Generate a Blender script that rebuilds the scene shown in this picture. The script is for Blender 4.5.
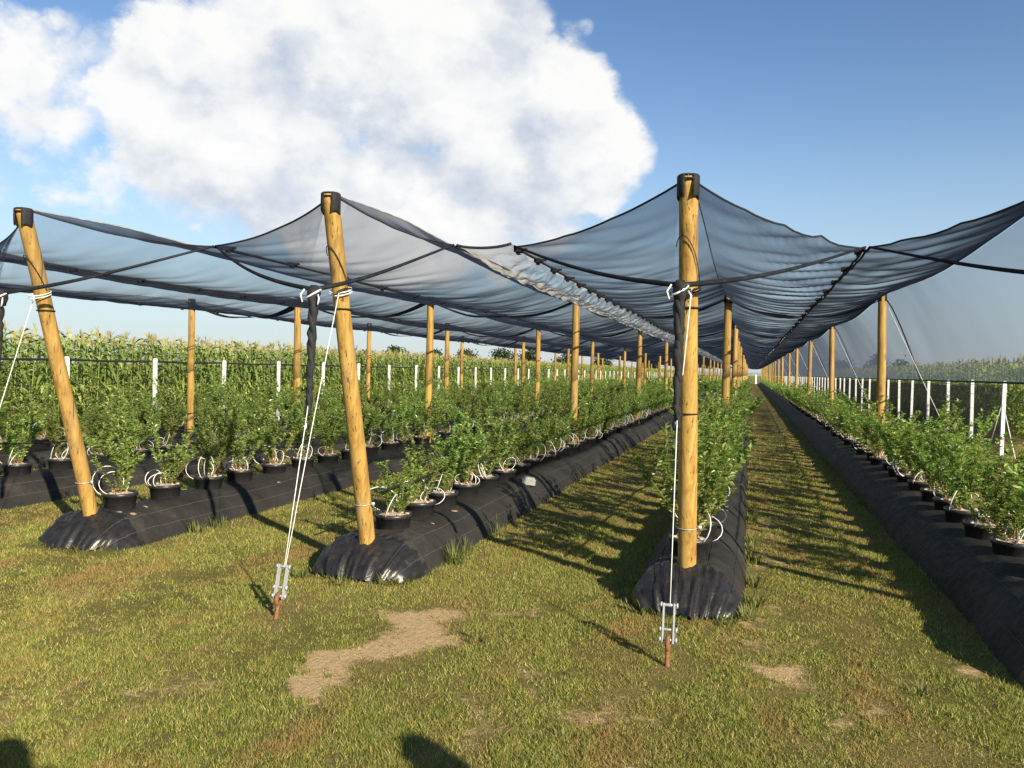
import bpy, math, random
import numpy as np
from math import sin, cos, tan, pi, radians, sqrt, atan2, exp
from mathutils import Matrix, Vector, noise

random.seed(7)
rng = np.random.default_rng(7)
S = bpy.context.scene
COL = S.collection
for o in list(bpy.data.objects):
    bpy.data.objects.remove(o)

# ------------------------------------------------------------------ camera
H = 1.65
YAW, PITCH, ROLL = radians(16.551), radians(0.972), radians(1.1)
camd = bpy.data.cameras.new('camera')
camd.sensor_width = 36.0
camd.lens = 800 * 36.0 / 1024
camd.clip_start, camd.clip_end = 0.05, 3000
cam = bpy.data.objects.new('camera', camd)
CAMR = Matrix.Rotation(YAW, 4, 'Z') @ Matrix.Rotation(pi / 2 - PITCH, 4, 'X') @ Matrix.Rotation(ROLL, 4, 'Z')
cam.matrix_world = Matrix.Translation((0, 0, H)) @ CAMR
COL.objects.link(cam)
S.camera = cam

# ------------------------------------------------------------------ sun, sky, exposure
SUN_EL = radians(22.0)
SH = Vector((-0.743, 0.669, 0))                     # the way shadows fall on the ground
sun_dir = Vector((-SH.x * cos(SUN_EL), -SH.y * cos(SUN_EL), sin(SUN_EL)))
sd = bpy.data.lights.new('sun', 'SUN')
sd.energy, sd.angle, sd.color = 5.0, radians(0.55), (1.0, 0.89, 0.69)
sun = bpy.data.objects.new('sun', sd)
sun.rotation_euler = sun_dir.to_track_quat('Z', 'Y').to_euler()
sun.location = sun_dir * 50
COL.objects.link(sun)
S.view_settings.view_transform = 'Standard'
S.view_settings.look = 'None'
S.view_settings.exposure = 0.86
S.view_settings.gamma = 1.0
S.view_settings.use_curve_mapping = False
S.cycles.transparent_max_bounces = 40
S.cycles.max_bounces = 5
S.cycles.diffuse_bounces = 3
S.cycles.glossy_bounces = 2
S.cycles.transmission_bounces = 3


def pixdir(px, py):
    d = CAMR.to_3x3() @ Vector(((px - 512) / 800, -(py - 384) / 800, -1))
    return d.normalized()


W = bpy.data.worlds.new('World')
S.world = W
W.use_nodes = True


class NT:
    """short hand for building node trees"""
    def __init__(s, tree):
        s.t = tree
        s.n = tree.nodes
        s.l = tree.links

    def new(s, typ, **kw):
        n = s.n.new(typ)
        for k, v in kw.items():
            if k.startswith('i_'):
                n.inputs[k[2:].replace('_', ' ')].default_value = v
            else:
                setattr(n, k, v)
        return n

    def set(s, node, idx, v):
        if isinstance(v, bpy.types.NodeSocket):
            s.l.new(v, node.inputs[idx])
        elif v is not None:
            node.inputs[idx].default_value = v

    def math(s, op, a, b=None, c=None, clamp=False):
        n = s.n.new('ShaderNodeMath')
        n.operation = op
        n.use_clamp = clamp
        s.set(n, 0, a)
        s.set(n, 1, b)
        s.set(n, 2, c)
        return n.outputs[0]

    def vmath(s, op, a, b=None, out=0):
        n = s.n.new('ShaderNodeVectorMath')
        n.operation = op
        s.set(n, 0, a)
        if b is not None:
            s.set(n, 1, b)
        return n.outputs['Value'] if op in ('DOT_PRODUCT', 'LENGTH', 'DISTANCE') else n.outputs[0]

    def noise(s, vec, scale, detail=4.0, rough=0.55, dist=0.0, out='Fac'):
        n = s.n.new('ShaderNodeTexNoise')
        if vec is not None:
            s.l.new(vec, n.inputs['Vector'])
        n.inputs['Scale'].default_value = scale
        n.inputs['Detail'].default_value = detail
        n.inputs['Roughness'].default_value = rough
        n.inputs['Distortion'].default_value = dist
        return n.outputs[out]

    def mapr(s, v, a, b, c=0.0, d=1.0, smooth=True):
        n = s.n.new('ShaderNodeMapRange')
        n.interpolation_type = 'SMOOTHSTEP' if smooth else 'LINEAR'
        s.set(n, 0, v)
        s.set(n, 1, a)
        s.set(n, 2, b)
        s.set(n, 3, c)
        s.set(n, 4, d)
        return n.outputs[0]

    def mixc(s, f, a, b, blend='MIX'):
        n = s.n.new('ShaderNodeMix')
        n.data_type = 'RGBA'
        n.blend_type = blend
        s.set(n, 0, f)
        s.set(n, 6, a if isinstance(a, bpy.types.NodeSocket) else (tuple(a) + (1,))[:4])
        s.set(n, 7, b if isinstance(b, bpy.types.NodeSocket) else (tuple(b) + (1,))[:4])
        return n.outputs[2]

    def ramp(s, f, stops):
        n = s.n.new('ShaderNodeValToRGB')
        e = n.color_ramp.elements
        while len(e) < len(stops):
            e.new(0.5)
        for el, (p, c) in zip(e, stops):
            el.position = p
            el.color = tuple(c) + (1,)
        s.set(n, 0, f)
        return n.outputs[0]


def build_world():
    g = NT(W.node_tree)
    for n in list(g.n):
        g.n.remove(n)
    out = g.new('ShaderNodeOutputWorld')
    sky = g.new('ShaderNodeTexSky', sky_type='NISHITA', sun_disc=False)
    sky.sun_elevation = SUN_EL
    sky.sun_rotation = atan2(sun_dir.x, sun_dir.y)
    sky.air_density, sky.dust_density, sky.ozone_density = 1.0, 0.2, 2.2
    bg = g.new('ShaderNodeBackground')
    bg.inputs['Strength'].default_value = 0.086
    co = g.new('ShaderNodeTexCoord').outputs['Generated']
    d = g.vmath('NORMALIZE', co)
    sep = g.new('ShaderNodeSeparateXYZ')
    g.l.new(d, sep.inputs[0])
    # pale summer haze low over the horizon
    hz = g.mapr(sep.outputs[2], -0.02, 0.30, 0.8, 0.0)
    deep = g.mixc(g.mapr(sep.outputs[2], 0.10, 0.55, 0.0, 1.0), (1, 1, 1), (0.64, 0.76, 0.92))
    deepsky = g.mixc(1.0, sky.outputs[0], deep, 'MULTIPLY')
    g.l.new(g.mixc(hz, deepsky, (3.0, 3.6, 4.4)), bg.inputs['Color'])
    # where the cumulus bank stands, as directions in the sky
    blobs = [(205, 105, 120, 1.0), (330, 110, 180, 1.1), (430, 100, 160, 1.1), (510, 155, 135, 1.1), (575, 165, 90, .95), (525, 60, 60, .6), (425, 20, 120, 1.0), (500, 85, 95, 1.0), (470, 60, 90, .95), (540, 120, 70, .8),
             (280, 40, 110, .75), (30, 15, 110, .50), (110, 5, 80, .32), (470, 215, 110, .62), (300, 215, 120, .55), (10, 168, 50, .8), (70, 165, 60, .55), (60, 200, 110, .36), (190, 205, 90, .5), (360, 235, 120, .55), (62, 104, 14, .4),
             (-150, 60, 240, .9), (-420, 150, 260, .8), (-300, -160, 260, .6), (160, -230, 260, .6), (583, 28, 16, .42), (588, 82, 22, .42), (560, 232, 40, .3)]
    cov = None
    for (px, py, r, w) in blobs:
        c = pixdir(px, py)
        ang = r / 860.0
        dp = g.vmath('DOT_PRODUCT', d, tuple(c))
        v = g.mapr(dp, cos(ang * 1.25), cos(ang * 0.15), 0.0, w)
        cov = v if cov is None else g.math('SMOOTH_MAX', cov, v, 0.15)
    # other fair-weather clouds over the rest of the sky
    away = g.mapr(g.vmath('DOT_PRODUCT', d, tuple(pixdir(760, 150))), 0.45, 0.75, 1.0, 0.0)
    rest = g.math('MULTIPLY', g.mapr(g.noise(d, 1.7, 2.0), 0.58, 0.72, 0.0, 0.7), away)
    cov = g.math('MAXIMUM', cov, rest)
    wv = g.vmath('MULTIPLY', d, (1, 1, 1.3))

    def billow(vec):
        """heaped cauliflower lumps at three sizes, torn by noise"""
        nn = g.new('ShaderNodeTexNoise')
        g.l.new(vec, nn.inputs['Vector'])
        nn.inputs['Scale'].default_value = 9.0
        nn.inputs['Detail'].default_value = 7.0
        nn.inputs['Roughness'].default_value = 0.6
        warp = g.vmath('MULTIPLY', g.vmath('SUBTRACT', nn.outputs['Color'], (0.5, 0.5, 0.5)), (0.16, 0.16, 0.16))
        q = g.vmath('ADD', vec, warp)
        tot = None
        for sc, wt in ((4.6, 0.50), (10.5, 0.26), (24.0, 0.12)):
            v = g.new('ShaderNodeTexVoronoi', feature='F1')
            v.inputs['Scale'].default_value = sc
            g.l.new(q, v.inputs['Vector'])
            t = g.math('MULTIPLY', g.math('SUBTRACT', 1.0, v.outputs['Distance']), wt)
            tot = t if tot is None else g.math('ADD', tot, t)
        return g.math('ADD', tot, g.math('MULTIPLY', nn.outputs['Fac'], 0.22))

    f1 = billow(wv)
    big = g.noise(wv, 3.2, 4.0, 0.5, 0.2)
    gate = g.mapr(cov, 0.05, 0.42, 0.0, 1.0)
    den = g.math('ADD', cov, g.math('MULTIPLY', g.math('SUBTRACT', f1, 0.635), 2.0))
    den = g.math('ADD', den, g.math('MULTIPLY', g.math('SUBTRACT', big, 0.5), 1.1))
    den = g.math('MULTIPLY', den, gate)
    alpha = g.mapr(den, 0.27, 0.60)
    # light and shade within the cloud: how much cloud lies towards the sun
    off = tuple(sun_dir * 0.045 + Vector((0, 0, 0.035)))
    dif = g.math('SUBTRACT', f1, billow(g.vmath('ADD', wv, off)))
    lit = g.math('ADD', 0.62, g.math('MULTIPLY', dif, 2.9))
    lit = g.math('ADD', lit, g.math('MULTIPLY', g.math('SUBTRACT', big, 0.5), -0.9))
    lit = g.math('ADD', lit, g.math('MULTIPLY', g.math('SUBTRACT', 0.9, g.math('MINIMUM', den, 1.6)), 0.22), clamp=True)
    ccol = g.ramp(lit, [(0.0, (0.60, 0.67, 0.79)), (0.35, (0.77, 0.81, 0.88)), (0.65, (0.94, 0.95, 0.96)), (1.0, (1.06, 1.05, 1.03))])
    cb = g.new('ShaderNodeBackground')
    g.l.new(ccol, cb.inputs['Color'])
    cb.inputs['Strength'].default_value = 0.525
    mix = g.new('ShaderNodeMixShader')
    g.l.new(g.math('MULTIPLY', alpha, 0.96), mix.inputs[0])
    g.l.new(bg.outputs[0], mix.inputs[1])
    g.l.new(cb.outputs[0], mix.inputs[2])
    g.l.new(mix.outputs[0], out.inputs['Surface'])


build_world()

# ------------------------------------------------------------------ materials
MATS = {}


def material(name):
    m = bpy.data.materials.new(name)
    m.use_nodes = True
    g = NT(m.node_tree)
    p = g.n['Principled BSDF']
    MATS[name] = m
    return m, g, p


def coords(g, kind='Object'):
    return g.new('ShaderNodeTexCoord').outputs[kind]


def wpos(g):
    return g.new('ShaderNodeNewGeometry').outputs['Position']


def bump(g, p, height, strength=0.5, dist=0.02):
    b = g.new('ShaderNodeBump')
    b.inputs['Strength'].default_value = strength
    b.inputs['Distance'].default_value = dist
    g.l.new(height, b.inputs['Height'])
    g.l.new(b.outputs[0], p.inputs['Normal'])


# worn earth patches on the ground: x, y, radius along, radius across, turn
DIRT = [(-2.16, 3.78, .36, .14, -0.1, 1.0), (-2.10, 4.2, .50, .17, 0.0, 1.1), (-1.98, 4.85, .40, .22, 0.3, 1.1), (-1.95, 4.5, .26, .22, .2, 1.0), (.2, 4.72, .24, .17, 0, .9),
        (.54, 4.1, .15, .11, .3, .7), (1.28, 5.18, .14, .12, 0, .8), (.2, 9.4, 1.0, .10, 0, .66), (.16, 7.6, .6, .10, 0, .66), (-.02, 5.6, .25, .12, .3, .7),
        (-1.0, 4.25, .36, .22, .6, .5), (-.6, 3.8, .35, .3, .2, .55), (-1.2, 3.5, .40, .22, -.3, .52), (.3, 5.9, .28, .1, 0, .6), (-3.4, 2.9, .6, .4, .4, .5), (.25, 13.0, 1.4, .09, 0, .55),
        (-.5, 3.2, .4, .25, .4, .5), (-4.6, 4.6, .4, .2, .7, .5), (-1.45, 5.1, .4, .2, .9, .5), (.2, 5.2, .3, .2, .9, .5), (1.2, 3.8, .4, .3, .9, .5), (-2.9, 3.3, .4, .3, .9, .5)]


def dirt_at(x, y):
    v = np.zeros_like(x)
    x, y = x + .10 * np.sin(6.3 * y + 1.7) + .05 * np.sin(15 * y + 4 * x), y + .10 * np.sin(5.7 * x + .6) + .05 * np.sin(13 * x - 4 * y)
    for (cx, cy, ra, rb, t, w) in DIRT:
        dx, dy = x - cx, y - cy
        a = dx * sin(t) + dy * cos(t)
        b = dx * cos(t) - dy * sin(t)
        v = np.maximum(v, w * np.exp(-((a / ra) ** 2 + (b / rb) ** 2)))
    return v


def m_ground():
    m, g, p = material('ground_turf')
    pos = wpos(g)
    n1 = g.noise(g.vmath('MULTIPLY', pos, (1.9, .5, 1)), 0.55, 6, 0.6)
    n2 = g.noise(pos, 3.0, 6, 0.65)
    n3 = g.noise(pos, 26.0, 5, 0.7)
    n4 = g.noise(pos, 90.0, 3, 0.7)
    t = g.math('ADD', g.math('MULTIPLY', n1, 0.55), g.math('MULTIPLY', n2, 0.45))
    base = g.ramp(t, [(0.30, (0.10, 0.115, 0.026)), (0.44, (0.16, 0.145, 0.04)), (0.56, (0.235, 0.18, 0.065)), (0.70, (0.32, 0.22, 0.10))])
    fine = g.ramp(n3, [(0.25, (0.55, 0.55, 0.5)), (0.5, (1, 1, 1)), (0.75, (1.3, 1.25, 1.15))])
    col = g.mixc(0.8, base, fine, 'MULTIPLY')
    sx = g.new('ShaderNodeSeparateXYZ')
    g.l.new(pos, sx.inputs[0])
    X, Y = sx.outputs[0], sx.outputs[1]
    cw = g.new('ShaderNodeCombineXYZ')
    g.l.new(g.math('ADD', g.math('MULTIPLY', g.math('SINE', g.math('ADD', g.math('MULTIPLY', Y, 6.3), 1.7)), .10), g.math('MULTIPLY', g.math('SINE', g.math('ADD', g.math('MULTIPLY', Y, 15.0), g.math('MULTIPLY', X, 4.0))), .05)), cw.inputs[0])
    g.l.new(g.math('ADD', g.math('MULTIPLY', g.math('SINE', g.math('ADD', g.math('MULTIPLY', X, 5.7), .6)), .10), g.math('MULTIPLY', g.math('SINE', g.math('SUBTRACT', g.math('MULTIPLY', X, 13.0), g.math('MULTIPLY', Y, 4.0))), .05)), cw.inputs[1])
    wp = g.vmath('ADD', pos, cw.outputs[0])
    dm = None
    for (cx, cy, ra, rb, tt, wt) in DIRT:
        mp = g.new('ShaderNodeMapping', vector_type='TEXTURE')
        mp.inputs['Location'].default_value = (cx, cy, 0)
        mp.inputs['Rotation'].default_value = (0, 0, -tt)
        mp.inputs['Scale'].default_value = (rb, ra, 1)
        g.l.new(wp, mp.inputs[0])
        e = g.mapr(g.vmath('LENGTH', mp.outputs[0]), 0.0, 2.0, wt, 0.0)
        dm = e if dm is None else g.math('MAXIMUM', dm, e)
    n5 = g.noise(pos, 9.0, 5, 0.65)
    dm = g.math('ADD', dm, g.math('MULTIPLY', g.math('SUBTRACT', n2, 0.5), 1.0))
    dm = g.math('ADD', dm, g.math('MULTIPLY', g.math('SUBTRACT', n5, 0.5), 1.2))
    dm = g.math('ADD', dm, g.math('MULTIPLY', g.math('SUBTRACT', n3, 0.5), 0.6))
    dm = g.mapr(dm, 0.36, 0.86)
    dirt = g.ramp(n3, [(0.25, (0.42, 0.28, 0.13)), (0.5, (0.57, 0.40, 0.205)), (0.8, (0.69, 0.52, 0.30))])
    col = g.mixc(dm, col, dirt)
    g.l.new(col, p.inputs['Base Color'])
    p.inputs['Roughness'].default_value = 0.95
    p.inputs['Specular IOR Level'].default_value = 0.1
    hgt = g.math('ADD', g.math('MULTIPLY', n3, 0.6), g.math('MULTIPLY', n4, 0.4))
    bump(g, p, hgt, 0.9, 0.05)
    return m


def m_leafy(name, stops, rough=0.45, trans=0.3, per='Random Per Island', tint=None, spec=0.4, patch=None):
    m, g, p = material(name)
    geo = g.new('ShaderNodeNewGeometry')
    r = geo.outputs['Random Per Island']
    col = g.ramp(r, stops)
    oi = g.new('ShaderNodeObjectInfo').outputs['Random']
    hv = g.new('ShaderNodeHueSaturation')
    g.l.new(col, hv.inputs['Color'])
    g.l.new(g.mapr(oi, 0, 1, 0.75, 1.25, False), hv.inputs['Value'])
    g.l.new(g.mapr(oi, 0, 1, 0.485, 0.51, False), hv.inputs['Hue'])
    col = hv.outputs[0]
    if patch:
        n = g.noise(g.vmath('MULTIPLY', geo.outputs['Position'], (1.7, .55, 1)), patch[0], 5, 0.62)
        col = g.mixc(g.mapr(n, patch[1], patch[2]), col, patch[3])
    p.inputs['Roughness'].default_value = rough
    p.inputs['Specular IOR Level'].default_value = spec
    g.l.new(col, p.inputs['Base Color'])
    tr = g.new('ShaderNodeBsdfTranslucent')
    tc = g.mixc(1.0, col, (1.0, 1.15, 0.45), 'MULTIPLY')
    g.l.new(tc, tr.inputs['Color'])
    mx = g.new('ShaderNodeMixShader')
    mx.inputs[0].default_value = trans
    g.l.new(p.outputs[0], mx.inputs[1])
    g.l.new(tr.outputs[0], mx.inputs[2])
    g.l.new(mx.outputs[0], g.n['Material Output'].inputs['Surface'])
    return m


def m_wood():
    m, g, p = material('treated_pine')
    co = coords(g)
    oi = g.new('ShaderNodeObjectInfo').outputs['Random']
    shift = g.new('ShaderNodeCombineXYZ')
    g.l.new(g.math('MULTIPLY', oi, 37.0), shift.inputs[0])
    g.l.new(g.math('MULTIPLY', oi, 11.0), shift.inputs[2])
    v = g.vmath('ADD', co, shift.outputs[0])
    st = g.vmath('MULTIPLY', v, (1, 1, 0.06))
    n1 = g.noise(st, 24, 6, 0.7, 0.5)
    n2 = g.noise(v, 3.2, 4, 0.6)
    crack = g.noise(g.vmath('MULTIPLY', v, (1, 1, 0.025)), 60, 2, 0.5, 0.2)
    vor = g.new('ShaderNodeTexVoronoi')
    g.l.new(g.vmath('MULTIPLY', v, (1, 1, 0.45)), vor.inputs['Vector'])
    vor.inputs['Scale'].default_value = 5.5
    knot = g.mapr(vor.outputs['Distance'], 0.06, 0.22, 1.0, 0.0)
    col = g.ramp(n1, [(0.3, (0.17, 0.085, 0.018)), (0.45, (0.33, 0.19, 0.038)), (0.58, (0.45, 0.28, 0.066)), (0.74, (0.54, 0.375, 0.125))])
    col = g.mixc(g.mapr(n2, 0.4, 0.75, 0, 0.5), col, (0.42, 0.26, 0.06))
    col = g.mixc(g.math('MULTIPLY', knot, 0.75), col, (0.16, 0.07, 0.02))
    ck = g.mapr(crack, 0.64, 0.70)
    wea = g.noise(g.vmath('MULTIPLY', v, (1, 1, .22)), 9, 5, 0.65)
    col = g.mixc(g.mapr(wea, 0.52, 0.74, 0, 0.55), col, (0.30, 0.235, 0.15))
    col = g.mixc(g.mapr(wea, 0.44, 0.30, 0, 0.5), col, (0.20, 0.095, 0.02))
    col = g.mixc(g.math('MULTIPLY', ck, 0.8), col, (0.05, 0.028, 0.012))
    hv = g.new('ShaderNodeHueSaturation')
    g.l.new(col, hv.inputs['Color'])
    g.l.new(g.mapr(oi, 0, 1, 0.82, 1.12, False), hv.inputs['Value'])
    g.l.new(hv.outputs[0], p.inputs['Base Color'])
    p.inputs['Roughness'].default_value = 0.72
    h = g.math('SUBTRACT', g.math('MULTIPLY', n1, 0.4), g.math('MULTIPLY', ck, 0.8))
    bump(g, p, h, 0.7, 0.01)
    return m


def m_net(name, T0, front, col, shine, wr=1.0):
    """woven shade net: threads with holes; the more slanting the look through it, the fewer holes are open"""
    m, g, p = material(name)
    geo = g.new('ShaderNodeNewGeometry')
    c = g.math('ABSOLUTE', g.vmath('DOT_PRODUCT', geo.outputs['Normal'], geo.outputs['Incoming']))
    c = g.math('MAXIMUM', c, 0.035)
    pos = geo.outputs['Position']
    ex = g.math('POWER', c, -1.4)
    # folds and creases pack the threads closer
    n1 = g.noise(g.vmath('MULTIPLY', pos, (1, 1, 1) if wr > .5 else (.3, .2, .3)), 0.8, 3, 0.5, 0.3)
    n2 = g.noise(g.vmath('MULTIPLY', pos, (1.2, 5.0, 2.0) if wr > .5 else (1, 1, 1)), 2.6 if wr > .5 else 1.2, 4, 0.6, 0.6)
    pack = g.math('ADD', g.mapr(n1, 0.35, 0.7, 0.88, 1.15), g.mapr(n2, 0.58, 0.8, 0.0, 0.18 * wr))
    T = g.math('POWER', T0, g.math('MULTIPLY', ex, pack))
    d = g.new('ShaderNodeBsdfDiffuse')
    cc = g.mixc(g.mapr(n2, 0.4, 0.72), col, tuple(min(1, x * (1.7 if wr > .5 else 1.12)) for x in col))
    g.l.new(cc, d.inputs['Color'])
    tr = g.new('ShaderNodeBsdfTranslucent')
    g.l.new(cc, tr.inputs['Color'])
    gl = g.new('ShaderNodeBsdfGlossy')
    gl.inputs['Roughness'].default_value = 0.42
    gl.inputs['Color'].default_value = (shine, shine, shine * 1.05, 1)
    a = g.new('ShaderNodeAddShader')
    mx = g.new('ShaderNodeMixShader')
    mx.inputs[0].default_value = 0.45
    g.l.new(d.outputs[0], mx.inputs[1])
    g.l.new(tr.outputs[0], mx.inputs[2])
    g.l.new(mx.outputs[0], a.inputs[0])
    g.l.new(gl.outputs[0], a.inputs[1])
    b = g.new('ShaderNodeBump')
    b.inputs['Strength'].default_value = 0.25 if wr > .5 else 0.05
    b.inputs['Distance'].default_value = 0.03
    g.l.new(n2, b.inputs['Height'])
    for s in (d, tr, gl):
        g.l.new(b.outputs[0], s.inputs['Normal'])
    tp = g.new('ShaderNodeBsdfTransparent')
    fin = g.new('ShaderNodeMixShader')
    g.l.new(T, fin.inputs[0])
    g.l.new(a.outputs[0], fin.inputs[1])
    g.l.new(tp.outputs[0], fin.inputs[2])
    g.l.new(fin.outputs[0], g.n['Material Output'].inputs['Surface'])
    return m


def m_plain(name, col, rough=0.5, metal=0.0, var=0.25, scale=8.0, spec=0.5, bmp=0.0, dirt=None):
    m, g, p = material(name)
    pos = wpos(g)
    n = g.noise(pos, scale, 5, 0.65)
    f = g.ramp(n, [(0.25, (1 - var,) * 3), (0.5, (1, 1, 1)), (0.75, (1 + var,) * 3)])
    c = g.mixc(1.0, col, f, 'MULTIPLY')
    if dirt:
        n2 = g.noise(pos, dirt[1], 5, 0.7)
        c = g.mixc(g.mapr(n2, dirt[2], dirt[3], 0, dirt[4]), c, dirt[0])
    g.l.new(c, p.inputs['Base Color'])
    p.inputs['Roughness'].default_value = rough
    p.inputs['Metallic'].default_value = metal
    p.inputs['Specular IOR Level'].default_value = spec
    if bmp:
        bump(g, p, n, bmp, 0.01)
    return m


def m_fabric():
    m, g, p = material('woven_ground_cover')
    pos = wpos(g)
    n1 = g.noise(pos, 2.2, 6, 0.65)
    n2 = g.noise(pos, 14, 5, 0.7)
    weave = g.noise(g.vmath('MULTIPLY', pos, (1, 0.3, 1)), 120, 2, 0.5)
    base = g.ramp(n1, [(0.3, (0.021, 0.020, 0.019)), (0.55, (0.034, 0.032, 0.029)), (0.75, (0.056, 0.050, 0.042))])
    dust = g.mapr(n2, 0.60, 0.78, 0, 0.55)
    dust = g.math('MULTIPLY', dust, g.mapr(n1, 0.35, 0.65))
    col = g.mixc(dust, base, (0.20, 0.155, 0.10))
    g.l.new(col, p.inputs['Base Color'])
    p.inputs['Roughness'].default_value = 0.46
    p.inputs['Specular IOR Level'].default_value = 0.16
    g.l.new(g.mapr(n2, 0.3, 0.7, 0.55, 0.8), p.inputs['Roughness'])
    h = g.math('ADD', g.math('MULTIPLY', n2, 0.7), g.math('MULTIPLY', weave, 0.12))
    bump(g, p, h, 0.6, 0.03)
    return m


M_FILM = m_plain('shiny_black_film', (0.018, 0.017, 0.017), 0.33, var=0.5, scale=14, spec=0.45, bmp=0.6, dirt=((0.13, 0.10, 0.06), 9, 0.56, 0.8, 0.5))
M_GROUND = m_ground()
M_GRASS = m_leafy('grass_blades', [(0.0, (0.085, 0.14, 0.026)), (0.38, (0.18, 0.225, 0.042)), (0.66, (0.30, 0.30, 0.07)), (0.86, (0.43, 0.35, 0.11)), (1.0, (0.62, 0.49, 0.24))],
                  0.6, 0.3, spec=0.2, patch=(1.3, 0.45, 0.68, (0.35, 0.24, 0.09)))
M_WEED = m_leafy('weed_blades', [(0.0, (0.10, 0.135, 0.03)), (0.6, (0.15, 0.18, 0.045)), (1.0, (0.28, 0.24, 0.10))], 0.6, 0.3)
M_LEAF = m_leafy('bush_leaves', [(0.0, (0.105, 0.19, 0.038)), (0.4, (0.195, 0.31, 0.062)), (0.8, (0.32, 0.44, 0.11)), (1.0, (0.54, 0.60, 0.27))], 0.34, 0.46, spec=0.65)
M_CORN = m_leafy('corn_leaves', [(0.0, (0.115, 0.18, 0.04)), (0.5, (0.22, 0.29, 0.07)), (0.85, (0.35, 0.38, 0.11)), (1.0, (0.48, 0.43, 0.17))], 0.5, 0.3)
M_TASSEL = m_leafy('corn_tassels', [(0.0, (0.25, 0.225, 0.07)), (1.0, (0.40, 0.34, 0.13))], 0.8, 0.2)
M_TREE = m_leafy('far_tree_leaves', [(0.0, (0.03, 0.05, 0.025)), (1.0, (0.065, 0.09, 0.035))], 0.7, 0.15, spec=0.2)
M_BARK = m_plain('bark', (0.09, 0.065, 0.045), 0.9)
M_STEM = m_plain('bush_twigs', (0.20, 0.115, 0.05), 0.7)
M_WOOD = m_wood()
M_NET = m_net('shade_net_fabric', 0.915, 0, (0.034, 0.045, 0.075), 0.008)
M_NETB = m_net('shaded_half_net_fabric', 0.885, 0, (0.040, 0.048, 0.066), 0.008)  # shade put into the fabric: more opaque copy for the half with less sun
M_NETD = m_net('doubled_net_hem', 0.10, 0, (0.026, 0.029, 0.035), 0.01)
M_BUNCH = m_net('bunched_net_fabric', 0.85, 0, (0.60, 0.57, 0.52), 0.04, 3.0)  # sun glare on the net is put into this pale colour
M_CURT = m_net('curtain_net_fabric', 0.915, 0, (0.095, 0.122, 0.178), 0.003, 0.15)
M_BLACK = m_plain('black_rubber', (0.018, 0.018, 0.02), 0.75, var=0.5, scale=25, spec=0.3, bmp=0.5)
M_FABRIC = m_fabric()
M_LINE = m_plain('pale_marker_thread', (0.065, 0.065, 0.065), 0.6, var=0.5, scale=30)
M_POT = m_plain('black_pot_plastic', (0.022, 0.022, 0.024), 0.38, var=0.3, scale=20, dirt=((0.16, 0.12, 0.08), 12, 0.58, 0.8, 0.5))
M_SOIL = m_plain('pot_soil', (0.42, 0.34, 0.24), 0.95, var=0.6, scale=60, bmp=1.0)
M_TUBE = m_plain('white_drip_tube', (0.72, 0.71, 0.68), 0.45, var=0.1)
M_HOSE = m_plain('black_drip_hose', (0.02, 0.02, 0.02), 0.45)
M_ROPE = m_plain('white_guy_rope', (0.78, 0.77, 0.74), 0.6, var=0.12, scale=60)
M_ZINC = m_plain('galvanised_steel', (0.46, 0.48, 0.50), 0.42, 0.35, var=0.15, scale=40)
M_RUST = m_plain('rusty_iron', (0.22, 0.095, 0.04), 0.85, 0.1, var=0.5, scale=60, bmp=0.6)
M_CONC = m_plain('pale_post_concrete', (0.74, 0.74, 0.72), 0.8, var=0.15, scale=12)
M_CLOTH = m_plain('dark_cloth', (0.05, 0.06, 0.09), 0.9)
M_SKIN = m_plain('skin', (0.5, 0.32, 0.24), 0.6)
M_CLOD = m_plain('dry_clod', (0.28, 0.205, 0.125), 0.95, var=0.4, scale=40, bmp=0.8)
M_SEAM = m_plain('pale_seam_tape', (0.30, 0.30, 0.31), 0.7, var=0.6, scale=9)
M_STONE = m_plain('grey_stone', (0.30, 0.30, 0.29), 0.9, var=0.4, scale=30, bmp=0.6)
M_SHADE_SHEET = m_net('corn_shade_sheet', 0.82, 0, (0.02, 0.022, 0.022), 0.005)  # dark see-through sheet, paints the unlit side of the corn behind


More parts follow.
